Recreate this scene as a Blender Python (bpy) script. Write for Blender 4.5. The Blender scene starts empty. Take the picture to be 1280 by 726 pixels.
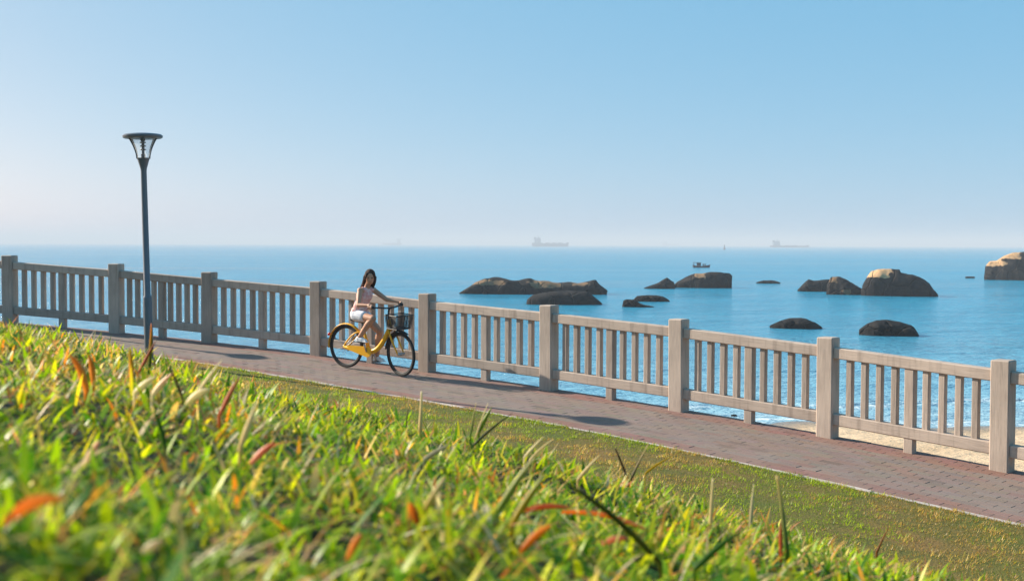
import bpy, bmesh, math, random
import numpy as np
from mathutils import Vector, Matrix, Quaternion, noise

random.seed(7)
rng = np.random.default_rng(11)
scene = bpy.context.scene
C = scene.collection

# ------------------------------------------------------------------ camera, sky, sun, exposure
W, H, F = 1280.0, 726.0, 1500.0            # the photograph's pixels, focal length in pixels
CAM_Z = 6.0                                # eye height above the sea
PITCH = math.atan(58.0 / F)
ROLL = math.radians(0.2)
cam_d = bpy.data.cameras.new('camera')
cam = bpy.data.objects.new('camera', cam_d); C.objects.link(cam)
cam_d.sensor_width = 36.0
cam_d.lens = 36.0 * F / W
cam_d.clip_start = 0.05
cam_d.clip_end = 60000.0
CAM_M = Matrix.Translation((0, 0, CAM_Z)) @ Matrix.Rotation(math.pi/2 - PITCH, 4, 'X') @ Matrix.Rotation(ROLL, 4, 'Z')
cam.matrix_world = CAM_M
cam_d.dof.use_dof = True
cam_d.dof.focus_distance = 13.0
cam_d.dof.aperture_fstop = 6.7
scene.camera = cam

SUN_H = Vector((-0.924, 0.382, 0)).normalized()     # horizontal direction towards the sun
SUN_EL = math.radians(28.0)
world = bpy.data.worlds.new('World'); scene.world = world
world.use_nodes = True
wn = world.node_tree.nodes; wl = world.node_tree.links
bg = wn['Background']
sky = wn.new('ShaderNodeTexSky'); sky.sky_type = 'NISHITA'; sky.sun_disc = False
sky.sun_elevation = SUN_EL
sky.sun_rotation = math.atan2(SUN_H.x, SUN_H.y)
sky.air_density = 0.5; sky.dust_density = 1.2; sky.ozone_density = 5.0
veil = wn.new('ShaderNodeVectorMath'); veil.operation = 'MULTIPLY_ADD'      # warm dust glow plus the even blue veil of a hazy day
veil.inputs[1].default_value = (1.674, 0.835, 0.321); veil.inputs[2].default_value = (0.47, 3.46, 6.29)
wl.new(sky.outputs[0], veil.inputs[0]); wl.new(veil.outputs[0], bg.inputs[0])
bg.inputs[1].default_value = 0.055
sun_d = bpy.data.lights.new('sun', 'SUN'); sun = bpy.data.objects.new('sun', sun_d); C.objects.link(sun)
sun_d.energy = 5.0; sun_d.angle = math.radians(0.5); sun_d.color = (1.0, 0.89, 0.73)
to_sun = Vector((SUN_H.x*math.cos(SUN_EL), SUN_H.y*math.cos(SUN_EL), math.sin(SUN_EL)))
sun.rotation_euler = to_sun.to_track_quat('Z', 'Y').to_euler()
scene.view_settings.view_transform = 'Standard'
scene.view_settings.look = 'None'
scene.view_settings.exposure = 0.92
scene.view_settings.gamma = 1.0

# ------------------------------------------------------------------ helpers
R3 = CAM_M.to_3x3()
EYE = Vector((0, 0, CAM_Z))
def ray(x, y):
    return R3 @ Vector(((x - W/2)/F, (H/2 - y)/F, -1.0))
def at(x, y, Y):                       # the point that pixel shows, Y metres ahead
    d = ray(x, y); return EYE + d * (Y / d.y)
def on_z(x, y, z):
    d = ray(x, y); return EYE + d * ((z - CAM_Z) / d.z)

def tag(o, label=None, cat=None, group=None, kind=None):
    if label: o['label'] = label
    if cat: o['category'] = cat
    if group: o['group'] = group
    if kind: o['kind'] = kind
    return o
def empty(name, loc=(0, 0, 0), rot=None, parent=None):
    o = bpy.data.objects.new(name, None); C.objects.link(o); o.location = loc
    if rot is not None: o.rotation_euler = rot
    if parent: o.parent = parent
    o.empty_display_size = 0.1
    return o
def link(name, me, mat=None, parent=None):
    o = bpy.data.objects.new(name, me); C.objects.link(o)
    if mat and not me.materials: me.materials.append(mat)
    if parent: o.parent = parent
    return o
def mesh_np(name, verts, faces, smooth=False):
    verts = np.asarray(verts, dtype=np.float32).reshape(-1, 3)
    me = bpy.data.meshes.new(name)
    faces = np.asarray(faces, dtype=np.int32)
    n, k = faces.shape
    me.vertices.add(len(verts)); me.vertices.foreach_set('co', verts.ravel())
    me.loops.add(n*k); me.loops.foreach_set('vertex_index', faces.ravel())
    me.polygons.add(n)
    me.polygons.foreach_set('loop_start', np.arange(0, n*k, k, dtype=np.int32))
    me.polygons.foreach_set('use_smooth', np.full(n, bool(smooth)))
    me.update(calc_edges=True); me.validate()
    return me
def set_col(me, name, cols):
    a = me.color_attributes.new(name, 'FLOAT_COLOR', 'POINT')
    c = np.ones((len(me.vertices), 4), dtype=np.float32); c[:, :3] = cols
    a.data.foreach_set('color', c.ravel())

class MB:
    """collects shapes, then links them as one mesh object"""
    def __init__(s): s.v = []; s.f = []
    def add(s, vs, fs):
        b = len(s.v); s.v += [tuple(v) for v in vs]; s.f += [tuple(i+b for i in f) for f in fs]
        return s
    def box(s, c, size, M=None, chamfer=0.0):
        x, y, z = [k/2 for k in size]; c = Vector(c)
        if chamfer > 0:
            ch = chamfer
            vs = []; 
            for sx in (-1, 1):
                for sy in (-1, 1):
                    for sz in (-1, 1):
                        vs.append((sx*(x-ch), sy*(y-ch), sz*z)); vs.append((sx*(x-ch), sy*y, sz*(z-ch))); vs.append((sx*x, sy*(y-ch), sz*(z-ch)))
            bm = bmesh.new()
            for v in vs: bm.verts.new(v)
            bmesh.ops.convex_hull(bm, input=bm.verts)
            bm.verts.ensure_lookup_table(); bm.verts.index_update()
            vs = [v.co.copy() for v in bm.verts]; fs = [[v.index for v in f.verts] for f in bm.faces]
            bm.free()
        else:
            vs = [(sx*x, sy*y, sz*z) for sx in (-1, 1) for sy in (-1, 1) for sz in (-1, 1)]
            fs = [(0,1,3,2),(4,6,7,5),(0,4,5,1),(2,3,7,6),(0,2,6,4),(1,5,7,3)]
        vs = [Vector(v) for v in vs]
        if M is not None: vs = [M @ v for v in vs]
        return s.add([v + c for v in vs], fs)
    def tube(s, pts, r, seg=10, cap=True, closed=False):
        pts = [Vector(p) for p in pts]; n = len(pts)
        rs = r if isinstance(r, (list, tuple)) else [r]*n
        t0 = (pts[1]-pts[0]).normalized()
        ref = Vector((0, 0, 1)) if abs(t0.z) < 0.9 else Vector((1, 0, 0))
        nx = t0.cross(ref).normalized(); vs = []; prev = t0
        for i, p in enumerate(pts):
            if closed: t = (pts[(i+1) % n]-pts[i-1]).normalized()
            else: t = (pts[min(i+1, n-1)]-pts[max(i-1, 0)]).normalized()
            q = prev.rotation_difference(t); nx = (q @ nx).normalized(); prev = t
            ny = t.cross(nx)
            for k in range(seg):
                a = 2*math.pi*k/seg
                vs.append(p + (nx*math.cos(a)+ny*math.sin(a))*rs[i])
        fs = []
        for i in range(n if closed else n-1):
            j = (i+1) % n
            for k in range(seg):
                k2 = (k+1) % seg
                fs.append((i*seg+k, i*seg+k2, j*seg+k2, j*seg+k))
        if cap and not closed:
            fs.append(tuple(reversed(range(seg)))); fs.append(tuple((n-1)*seg+k for k in range(seg)))
        return s.add(vs, fs)
    def lathe(s, prof, seg=24, M=None, cap=True):
        vs = []; n = len(prof)
        for (r, z) in prof:
            for k in range(seg):
                a = 2*math.pi*k/seg; vs.append(Vector((r*math.cos(a), r*math.sin(a), z)))
        fs = []
        for i in range(n-1):
            for k in range(seg):
                k2 = (k+1) % seg
                fs.append((i*seg+k, i*seg+k2, (i+1)*seg+k2, (i+1)*seg+k))
        if cap: fs.append(tuple(reversed(range(seg)))); fs.append(tuple((n-1)*seg+k for k in range(seg)))
        if M is not None: vs = [M @ v for v in vs]
        return s.add(vs, fs)
    def ell(s, c, r, M=None, seg=14, rings=10):
        vs = []; fs = []; c = Vector(c)
        for i in range(rings+1):
            th = math.pi*i/rings
            for k in range(seg):
                a = 2*math.pi*k/seg
                v = Vector((r[0]*math.sin(th)*math.cos(a), r[1]*math.sin(th)*math.sin(a), r[2]*math.cos(th)))
                if M is not None: v = M @ v
                vs.append(c+v)
        for i in range(rings):
            for k in range(seg):
                k2 = (k+1) % seg
                fs.append((i*seg+k, (i+1)*seg+k, (i+1)*seg+k2, i*seg+k2))
        return s.add(vs, fs)
    def cap(s, p0, r0, p1, r1):          # tapered capsule with round ends
        p0 = Vector(p0); p1 = Vector(p1); n = 5
        s.tube([p0.lerp(p1, i/n) for i in range(n+1)], [r0+(r1-r0)*i/n for i in range(n+1)], 12)
        s.ell(p0, (r0,)*3); s.ell(p1, (r1,)*3)
        return s
    def mesh(s, name, smooth=False):
        me = bpy.data.meshes.new(name); me.from_pydata(s.v, [], s.f); me.update()
        if smooth: me.polygons.foreach_set('use_smooth', [True]*len(me.polygons))
        return me
    def build(s, name, mat, parent=None, smooth=False, sharp=None):
        me = s.mesh(name, smooth)
        if sharp:
            bm = bmesh.new(); bm.from_mesh(me)
            for e in bm.edges:
                if len(e.link_faces) == 2 and e.calc_face_angle(0) > math.radians(sharp): e.smooth = False
            bm.to_mesh(me); bm.free()
        return link(name, me, mat, parent)
def remeshed(mb, name, voxel, smooth_it=4):
    me = mb.mesh(name + '_raw'); o = bpy.data.objects.new(name + '_raw', me); C.objects.link(o)
    m = o.modifiers.new('r', 'REMESH'); m.mode = 'VOXEL'; m.voxel_size = voxel
    k = o.modifiers.new('s', 'SMOOTH'); k.iterations = smooth_it; k.factor = 0.5
    dg = bpy.context.evaluated_depsgraph_get()
    out = bpy.data.meshes.new_from_object(o.evaluated_get(dg)); out.name = name
    bpy.data.objects.remove(o); bpy.data.meshes.remove(me)
    out.polygons.foreach_set('use_smooth', [True]*len(out.polygons))
    return out

# ------------------------------------------------------------------ materials
def mat(name, col=(0.5, 0.5, 0.5), rough=0.6, metal=0.0, spec=0.4):
    m = bpy.data.materials.new(name); m.use_nodes = True
    b = m.node_tree.nodes['Principled BSDF']
    b.inputs['Base Color'].default_value = (*col, 1); b.inputs['Roughness'].default_value = rough
    b.inputs['Metallic'].default_value = metal; b.inputs['Specular IOR Level'].default_value = spec
    return m
class NT:
    def __init__(s, m): s.m = m; s.t = m.node_tree; s.b = s.t.nodes.get('Principled BSDF'); s.out = s.t.nodes['Material Output']
    def n(s, typ, **kw):
        x = s.t.nodes.new('ShaderNode' + typ)
        for k, v in kw.items():
            if k.startswith('i_'): x.inputs[k[2:].replace('_', ' ')].default_value = v
            else: setattr(x, k, v)
        return x
    def l(s, a, b): s.t.links.new(a, b)
    def coords(s, scale=(1, 1, 1), kind='Object'):
        tc = s.n('TexCoord'); mp = s.n('Mapping'); mp.inputs['Scale'].default_value = scale
        s.l(tc.outputs[kind], mp.inputs[0]); return mp.outputs[0]
    def noise(s, vec, scale, detail=4.0, rough=0.55):
        x = s.n('TexNoise'); x.inputs['Scale'].default_value = scale; x.inputs['Detail'].default_value = detail
        x.inputs['Roughness'].default_value = rough
        if vec is not None: s.l(vec, x.inputs['Vector'])
        return x.outputs['Fac']
    def ramp(s, fac, stops):
        x = s.n('ValToRGB'); e = x.color_ramp.elements
        while len(e) < len(stops): e.new(0.5)
        for k, (p, c) in zip(e, stops):
            k.position = p; k.color = (*c, 1) if len(c) == 3 else c
        s.l(fac, x.inputs[0]); return x.outputs[0]
    def mix(s, fac, a, b, blend='MIX'):
        x = s.n('Mix', data_type='RGBA', blend_type=blend)
        for i, v in ((0, fac), (6, a), (7, b)):
            if isinstance(v, (int, float)): x.inputs[i].default_value = v
            elif isinstance(v, tuple): x.inputs[i].default_value = (*v, 1)
            else: s.l(v, x.inputs[i])
        return x.outputs[2]
    def math(s, op, a, b=0.0):
        x = s.n('Math', operation=op)
        for i, v in ((0, a), (1, b)):
            if isinstance(v, (int, float)): x.inputs[i].default_value = v
            else: s.l(v, x.inputs[i])
        return x.outputs[0]
    def bump(s, h, strength=0.3, dist=0.01, prev=None):
        x = s.n('Bump'); x.inputs['Strength'].default_value = strength; x.inputs['Distance'].default_value = dist
        s.l(h, x.inputs['Height'])
        if prev is not None: s.l(prev, x.inputs['Normal'])
        return x.outputs[0]
    def attr(s, name): return s.n('Attribute', attribute_name=name).outputs['Color']
    def col(s, c): s.l(c, s.b.inputs['Base Color'])
    def nor(s, c): s.l(c, s.b.inputs['Normal'])

def m_fence():                              # cast concrete finished with a timber grain
    m = mat('timber_grain_concrete', rough=0.75); t = NT(m)
    at_ = t.n('Attribute', attribute_name='grain')   # coordinates along the member
    mp = t.n('Mapping'); mp.inputs['Scale'].default_value = (1.5, 22, 22); t.l(at_.outputs['Vector'], mp.inputs[0])
    g = t.noise(mp.outputs[0], 3.0, 5, 0.6)
    big = t.noise(t.coords(kind='Object'), 1.3, 4)
    c = t.ramp(g, [(0.25, (0.24, 0.195, 0.17)), (0.5, (0.40, 0.335, 0.29)), (0.75, (0.53, 0.45, 0.39))])
    c = t.mix(0.55, c, t.ramp(big, [(0.3, (0.28, 0.24, 0.215)), (0.7, (0.54, 0.46, 0.40))]))
    st_n = t.noise(t.coords((9, 9, 0.9)), 1.0, 5, 0.65)
    c = t.mix(t.ramp(st_n, [(0.52, (0, 0, 0)), (0.72, (0.6, 0.6, 0.6))]), c, (0.15, 0.12, 0.105))
    oi = t.n('ObjectInfo')
    v = t.n('MapRange'); v.inputs['To Min'].default_value = 0.74; v.inputs['To Max'].default_value = 1.0; t.l(oi.outputs['Random'], v.inputs[0])
    c = t.mix(1.0, t.mix(1.0, c, (1.05, 1.0, 0.96), 'MULTIPLY'), v.outputs[0], 'MULTIPLY')
    t.col(c); t.nor(t.bump(g, 0.5, 0.006))
    return m
M_FENCE = m_fence()

def m_paver():
    m = mat('clay_paver', rough=0.85); t = NT(m)
    a = t.attr('tone'); n1 = t.noise(t.coords(), 60, 4); n2 = t.noise(t.coords(), 0.8, 5)
    c = t.mix(0.35, a, t.ramp(n1, [(0.3, (0.25, 0.25, 0.25)), (0.7, (0.75, 0.75, 0.75))]), 'OVERLAY')
    c = t.mix(t.ramp(n2, [(0.45, (0, 0, 0)), (0.7, (0.55, 0.55, 0.55))]), c, (0.235, 0.18, 0.155))
    t.col(c); t.nor(t.bump(n1, 0.4, 0.003)); return m
M_PAVER = m_paver()
def m_joint():
    m = mat('joint_sand', rough=0.95); t = NT(m)
    t.col(t.ramp(t.noise(t.coords(), 9, 5), [(0.3, (0.11, 0.085, 0.07)), (0.7, (0.20, 0.16, 0.13))])); return m
M_JOINT = m_joint()
def m_conc(name, lo, hi, scale=7):
    m = mat(name, rough=0.85); t = NT(m); n = t.noise(t.coords(), scale, 6)
    t.col(t.ramp(n, [(0.3, lo), (0.7, hi)])); t.nor(t.bump(n, 0.4, 0.01)); return m
M_KERB = m_conc('kerb_concrete', (0.33, 0.27, 0.24), (0.55, 0.47, 0.42))
M_WALL = m_conc('sea_wall_stone', (0.16, 0.14, 0.12), (0.32, 0.28, 0.24), 2)
def m_soil():
    m = mat('lawn_thatch', rough=0.95); t = NT(m)
    n = t.noise(t.coords(), 1.1, 6); n2 = t.noise(t.coords(), 45, 5)
    c = t.ramp(n, [(0.35, (0.16, 0.20, 0.02)), (0.5, (0.22, 0.19, 0.03)), (0.65, (0.34, 0.21, 0.06))])
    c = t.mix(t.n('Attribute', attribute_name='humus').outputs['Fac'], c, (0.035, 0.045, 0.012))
    c = t.mix(0.6, c, t.ramp(n2, [(0.3, (0.02, 0.02, 0.008)), (0.7, (0.22, 0.20, 0.06))]), 'OVERLAY')
    t.col(c); t.nor(t.bump(n2, 0.8, 0.02)); return m
M_SOIL = m_soil()
def m_grass(name, trans=0.52):
    m = mat(name, rough=0.42, spec=0.3); t = NT(m)
    a = t.attr('tone')
    t.col(a)
    tr = t.n('BsdfTranslucent'); t.l(t.mix(1.0, a, (1.25, 1.15, 0.6), 'MULTIPLY'), tr.inputs[0])
    mx = t.n('MixShader'); mx.inputs[0].default_value = trans
    t.l(t.b.outputs[0], mx.inputs[1]); t.l(tr.outputs[0], mx.inputs[2]); t.l(mx.outputs[0], t.out.inputs[0])
    return m
M_GRASS = m_grass('grass_blades')
def m_sand():
    m = mat('beach_sand', rough=0.95); t = NT(m)
    n = t.noise(t.coords(), 0.35, 5); n2 = t.noise(t.coords((1, 1, 1)), 2.6, 5, 0.65)
    wet = t.n('Attribute', attribute_name='wet').outputs['Fac']
    c = t.ramp(n, [(0.3, (0.46, 0.33, 0.20)), (0.7, (0.62, 0.46, 0.30))])
    c = t.mix(t.ramp(n2, [(0.35, (0.5, 0.5, 0.5)), (0.5, (0, 0, 0))]), c, (0.30, 0.215, 0.14))
    c = t.mix(wet, c, (0.22, 0.165, 0.115))
    t.col(c); t.nor(t.bump(n2, 1.0, 0.12))
    r = t.n('MapRange'); r.inputs['To Min'].default_value = 0.95; r.inputs['To Max'].default_value = 0.25
    t.l(wet, r.inputs[0]); t.l(r.outputs[0], t.b.inputs['Roughness'])
    return m
M_SAND = m_sand()
def m_sea():
    m = mat('sea_water', rough=0.12, spec=0.5); t = NT(m)
    t.b.inputs['IOR'].default_value = 1.33
    sh = t.n('Attribute', attribute_name='shallow').outputs['Fac']
    fo = t.n('Attribute', attribute_name='foam').outputs['Fac']
    v = t.coords()
    streak = t.noise(t.coords((0.004, 0.03, 1)), 1.0, 4)
    deep = t.ramp(streak, [(0.35, (0.012, 0.24, 0.39)), (0.65, (0.018, 0.29, 0.46))])
    c = t.mix(sh, deep, (0.30, 0.52, 0.62))
    fn = t.noise(t.coords((0.7, 1.6, 1)), 1.6, 6, 0.7)
    fmask = t.math('MULTIPLY', fo, t.ramp(fn, [(0.42, (0, 0, 0)), (0.6, (1, 1, 1))]))
    c = t.mix(fmask, c, (0.80, 0.82, 0.83))
    t.col(c)
    r = t.math('ADD', t.math('MULTIPLY', streak, 0.22), 0.06)
    t.l(t.math('MAXIMUM', r, t.math('MULTIPLY', fmask, 0.8)), t.b.inputs['Roughness'])
    n1 = t.noise(t.coords((0.35, 0.75, 1)), 1.0, 5, 0.6)
    n2 = t.noise(t.coords((1.6, 3.2, 1)), 1.0, 4, 0.6)
    n3 = t.noise(t.coords((0.05, 0.12, 1)), 1.0, 3, 0.5)
    b = t.bump(n3, 0.9, 2.0); b = t.bump(n1, 1.0, 0.8, b); b = t.bump(n2, 1.0, 0.25, b)
    t.nor(b)
    return m
M_SEA = m_sea()
def m_rock():
    m = mat('weathered_granite', rough=0.85, spec=0.12); t = NT(m)
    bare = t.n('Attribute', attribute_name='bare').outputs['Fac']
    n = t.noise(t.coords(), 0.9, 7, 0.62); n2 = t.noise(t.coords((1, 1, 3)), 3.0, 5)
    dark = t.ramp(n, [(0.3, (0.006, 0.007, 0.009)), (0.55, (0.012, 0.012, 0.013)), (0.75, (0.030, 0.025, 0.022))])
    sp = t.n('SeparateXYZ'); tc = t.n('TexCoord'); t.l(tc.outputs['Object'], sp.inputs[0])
    band = t.math('ADD', t.math('MULTIPLY', sp.outputs['Z'], 0.8), t.math('MULTIPLY', n2, 0.9))      # above the tide line the stone is free of weed
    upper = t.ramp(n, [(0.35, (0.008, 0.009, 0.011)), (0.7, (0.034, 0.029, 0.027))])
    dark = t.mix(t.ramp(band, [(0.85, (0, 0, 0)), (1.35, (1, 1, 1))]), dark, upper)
    vo = t.n('TexVoronoi', feature='DISTANCE_TO_EDGE'); vo.inputs['Scale'].default_value = 0.42
    wv = t.n('VectorMath', operation='ADD'); t.l(tc.outputs['Object'], wv.inputs[0])
    nc = t.n('TexNoise'); nc.inputs['Scale'].default_value = 0.7; nc.inputs['Detail'].default_value = 5; t.l(nc.outputs['Color'], wv.inputs[1]); t.l(wv.outputs[0], vo.inputs['Vector'])
    crack = t.ramp(vo.outputs['Distance'], [(0.0, (0, 0, 0)), (0.045, (1, 1, 1))])
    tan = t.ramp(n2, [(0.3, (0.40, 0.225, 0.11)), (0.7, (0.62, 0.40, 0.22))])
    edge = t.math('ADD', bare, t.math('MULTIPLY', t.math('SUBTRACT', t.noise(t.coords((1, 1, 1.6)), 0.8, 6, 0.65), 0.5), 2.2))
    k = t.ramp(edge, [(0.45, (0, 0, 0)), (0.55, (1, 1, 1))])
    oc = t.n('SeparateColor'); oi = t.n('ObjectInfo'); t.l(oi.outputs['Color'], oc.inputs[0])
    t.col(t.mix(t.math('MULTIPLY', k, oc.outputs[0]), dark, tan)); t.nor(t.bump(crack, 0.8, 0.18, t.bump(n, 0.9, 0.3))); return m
M_ROCK = m_rock()
def m_paint(name, c, rough=0.4, metal=0.0, wear=0.15):
    m = mat(name, c, rough, metal); t = NT(m)
    n = t.noise(t.coords(), 14, 5)
    t.col(t.mix(t.math('MULTIPLY', n, wear), c, tuple(k*0.35 for k in c)))
    t.l(t.math('ADD', t.math('MULTIPLY', n, 0.25), rough - 0.1), t.b.inputs['Roughness'])
    return m
M_POLE = m_paint('lamp_metal', (0.115, 0.135, 0.165), 0.4, 0.3)
M_YELLOW = m_paint('yellow_paint', (0.86, 0.42, 0.010), 0.35)
M_TYRE = m_paint('black_rubber', (0.012, 0.012, 0.013), 0.75)
M_BLACK = m_paint('black_plastic', (0.018, 0.019, 0.022), 0.5)
M_STEEL = m_paint('bright_steel', (0.42, 0.42, 0.43), 0.35, 0.9)
def m_glass():
    m = mat('lamp_glass', (0.9, 0.93, 0.95), 0.05); t = NT(m)
    tr = t.n('BsdfTransparent'); gl = t.n('BsdfGlossy'); gl.inputs['Roughness'].default_value = 0.05
    fr = t.n('LayerWeight'); fr.inputs[0].default_value = 0.12
    tr.inputs[0].default_value = (0.9, 0.93, 0.95, 1)
    mx = t.n('MixShader'); t.l(fr.outputs['Fresnel'], mx.inputs[0]); t.l(tr.outputs[0], mx.inputs[1]); t.l(gl.outputs[0], mx.inputs[2])
    df = t.n('BsdfTranslucent'); df.inputs[0].default_value = (0.85, 0.88, 0.9, 1); m2 = t.n('MixShader'); m2.inputs[0].default_value = 0.14
    t.l(mx.outputs[0], m2.inputs[1]); t.l(df.outputs[0], m2.inputs[2])
    t.l(m2.outputs[0], t.out.inputs[0]); return m
M_GLASS = m_glass()
def m_skin():
    m = mat('skin', (0.50, 0.29, 0.20), 0.5); t = NT(m)
    t.b.inputs['Subsurface Weight'].default_value = 0.15; t.b.inputs['Subsurface Radius'].default_value = (0.02, 0.008, 0.004)
    t.col(t.ramp(t.noise(t.coords(), 9, 4), [(0.3, (0.42, 0.215, 0.135)), (0.7, (0.50, 0.27, 0.175))])); return m
M_SKIN = m_skin()
def m_cloth(name, a, b, scale=30):
    m = mat(name, a, 0.9); t = NT(m); n = t.noise(t.coords(), scale, 4); n2 = t.noise(t.coords((1, 1, 0.5)), 16, 3)
    t.col(t.ramp(n, [(0.42, a), (0.6, b)])); t.nor(t.bump(n2, 0.6, 0.012)); return m
M_BLOUSE = m_cloth('pink_print_cotton', (0.66, 0.30, 0.28), (0.74, 0.52, 0.49), 26)
M_SHORTS = m_cloth('pale_denim', (0.58, 0.60, 0.68), (0.72, 0.73, 0.78), 18)
M_HAIR = m_cloth('dark_hair', (0.022, 0.012, 0.009), (0.075, 0.04, 0.027), 40)
M_SHOE = m_cloth('white_canvas', (0.70, 0.70, 0.72), (0.80, 0.80, 0.80))
M_EYE = mat('eye_dark', (0.012, 0.01, 0.01), 0.2)
M_LIP = mat('lip', (0.36, 0.12, 0.10), 0.45)
M_HULL = m_paint('ship_hull', (0.05, 0.075, 0.13), 0.6, 0, 0.5)
M_SHIPW = m_paint('ship_white', (0.16, 0.20, 0.27), 0.6, 0, 0.3)
M_BOAT = m_paint('boat_blue_black', (0.015, 0.02, 0.035), 0.6)
M_BUOY = m_paint('buoy_paint', (0.05, 0.05, 0.06), 0.6)

# ------------------------------------------------------------------ the line of the promenade
# balustrade posts: pixel of the base and the scale there in pixels per metre
POST_PX = [(-122, 391, 69.5), (13, 404, 70.8), (146, 416, 72.2), (262, 428.5, 74), (398, 444, 77.3), (534, 465, 82.2),
           (686, 487, 88.6), (848, 513, 96), (1034, 546, 104.8), (1252, 588, 116.5), (1520, 640, 131)]
POSTS = [at(x, y, F/s) for x, y, s in POST_PX]
def catmull(P, n):
    P = [P[0]*2-P[1]] + list(P) + [P[-1]*2-P[-2]]; out = []
    for i in range(1, len(P)-2):
        a, b, c, d = P[i-1], P[i], P[i+1], P[i+2]
        for k in range(n):
            t = k/n
            out.append(0.5*((2*b)+(c-a)*t+(2*a-5*b+4*c-d)*t*t+(3*b-a-3*c+d)*t**3))
    out.append(P[-2]); return out
# smooth the line a little and lengthen both ends
sm = [POSTS[0]] + [(POSTS[i-1]+POSTS[i]*4+POSTS[i+1])/6 for i in range(1, len(POSTS)-1)] + [POSTS[-1]]
crv = catmull(sm, 12)
d0 = (crv[0]-crv[6]).normalized(); d1 = (crv[-1]-crv[-7]).normalized()
d0.z *= 0.6; d1.z *= 0.6
L_EXT = 36
crv = [crv[0]+d0*k for k in range(L_EXT, 0, -1)] + crv + [crv[-1]+d1*k for k in range(1, L_EXT+1)]
LINE = np.array([tuple(p) for p in crv])
seg = np.linalg.norm(np.diff(LINE[:, :2], axis=0), axis=1); ARC = np.concatenate([[0], np.cumsum(seg)])
T_ALL = ARC[-1]
def line_at(t):
    """point(s) on the fence line, unit tangent, unit normal towards the lawn"""
    t = np.asarray(t, dtype=float)
    p = np.stack([np.interp(t, ARC, LINE[:, k]) for k in range(3)], -1)
    q = np.stack([np.interp(t+0.4, ARC, LINE[:, k]) for k in range(2)], -1); r = np.stack([np.interp(t-0.4, ARC, LINE[:, k]) for k in range(2)], -1)
    g = q-r; g /= np.linalg.norm(g, axis=-1, keepdims=True)
    n = np.stack([g[..., 1], -g[..., 0]], -1)
    return p, g, n
DS = np.arange(0, T_ALL, 0.1); DP, DG, DN = line_at(DS)
def to_path(X, Y):
    """arc position and distance on the lawn side for points"""
    X = np.asarray(X, float); Y = np.asarray(Y, float); shp = X.shape
    X = X.ravel(); Y = Y.ravel(); t = np.empty(len(X)); d = np.empty(len(X))
    for a in range(0, len(X), 4000):
        dx = X[a:a+4000, None]-DP[None, :, 0]; dy = Y[a:a+4000, None]-DP[None, :, 1]
        i = np.argmin(dx*dx+dy*dy, axis=1); k = np.arange(len(i))
        t[a:a+4000] = DS[i]; d[a:a+4000] = dx[k, i]*DN[i, 0]+dy[k, i]*DN[i, 1]
    return t.reshape(shp), d.reshape(shp)
PATH_W = 2.22          # from the fence line to the kerb
EDGE = 0.17            # slab beyond the fence line
def zpath(t): return np.interp(t, ARC, LINE[:, 2])

# ground of the lawn: a strip beside the path and the mound the photographer lies behind
def z_mound(X, Y):
    yc = 2.6 + 2.2/(1+np.exp((X+1.3)*2.2))
    ex = np.maximum(0, Y-yc)
    bx = 0.225*4.0*np.tanh(X/4.0)
    bx = bx+0.055*np.maximum(0, X)+0.03*np.maximum(0, X-0.5)
    un = 0.018*np.sin(X*5.1+1.0)*np.cos(Y*4.3)+0.012*np.sin(X*11+Y*7)
    return CAM_Z-0.20-bx-0.118*np.maximum(Y, -6)-0.055*ex*ex+un
def z_lawn_td(X, Y, t, d):
    dd = np.maximum(0, d-PATH_W-0.1)
    low = zpath(t)+0.035+0.03*np.minimum(dd, 8)+0.015*np.sin(X*2.3)*np.sin(Y*1.9)*np.minimum(1, dd)
    a = z_mound(X, Y); k = 0.25*np.clip((d-PATH_W-0.3)/1.0, 0.05, 1)
    return 0.5*(a+low+np.sqrt((a-low)**2+k*k)) - 0.5*k*np.clip(1-dd, 0, 1)*0.5
def z_lawn(X, Y):
    t, d = to_path(X, Y); return z_lawn_td(np.asarray(X, float), np.asarray(Y, float), t, d)
def on_lawn(x, y, ymax=16.0):
    """where that pixel's ray meets the lawn"""
    dr = ray(x, y); Yv = np.concatenate([np.linspace(0.35, 4, 240), np.linspace(4.02, ymax, 240)])
    k = Yv/dr.y; X = dr.x*k; Z = CAM_Z+dr.z*k
    hit = np.where(Z < z_lawn(X, Yv))[0]
    i = hit[0] if len(hit) else len(Yv)-1
    return Vector((X[i], Yv[i], float(z_lawn(np.array([X[i]]), np.array([Yv[i]]))[0])))

# ------------------------------------------------------------------ setting: lawn, path, kerb, wall, beach, sea
def grid_faces(nu, nv):
    i = np.arange(nu-1)[:, None]*nv+np.arange(nv-1)[None, :]
    return np.stack([i, i+nv, i+nv+1, i+1], -1).reshape(-1, 4)
ts = np.concatenate([np.linspace(2, L_EXT-2, 40, endpoint=False), np.arange(L_EXT-2, T_ALL-L_EXT+2, 0.16), np.linspace(T_ALL-L_EXT+2, T_ALL-2, 40)])
ds = np.concatenate([np.array([0.08, 0.2, 0.35]), np.arange(0.5, 16, 0.14), np.linspace(16, 26, 18)]) + PATH_W
p, g, n = line_at(ts)
XX = p[:, None, 0]+n[:, None, 0]*ds[None, :]; YY = p[:, None, 1]+n[:, None, 1]*ds[None, :]
tt = np.repeat(ts[:, None], len(ds), 1); dd = np.repeat(ds[None, :], len(ts), 0)
ZZ = z_lawn_td(XX, YY, tt, dd)
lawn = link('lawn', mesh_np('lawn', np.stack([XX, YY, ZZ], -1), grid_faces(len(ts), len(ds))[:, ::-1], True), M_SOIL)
hv = np.clip((z_mound(XX, YY)-(zpath(tt)+0.035+0.03*np.minimum(np.maximum(0, dd-PATH_W-0.1), 8))+0.05)/0.3, 0, 1)
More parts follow.
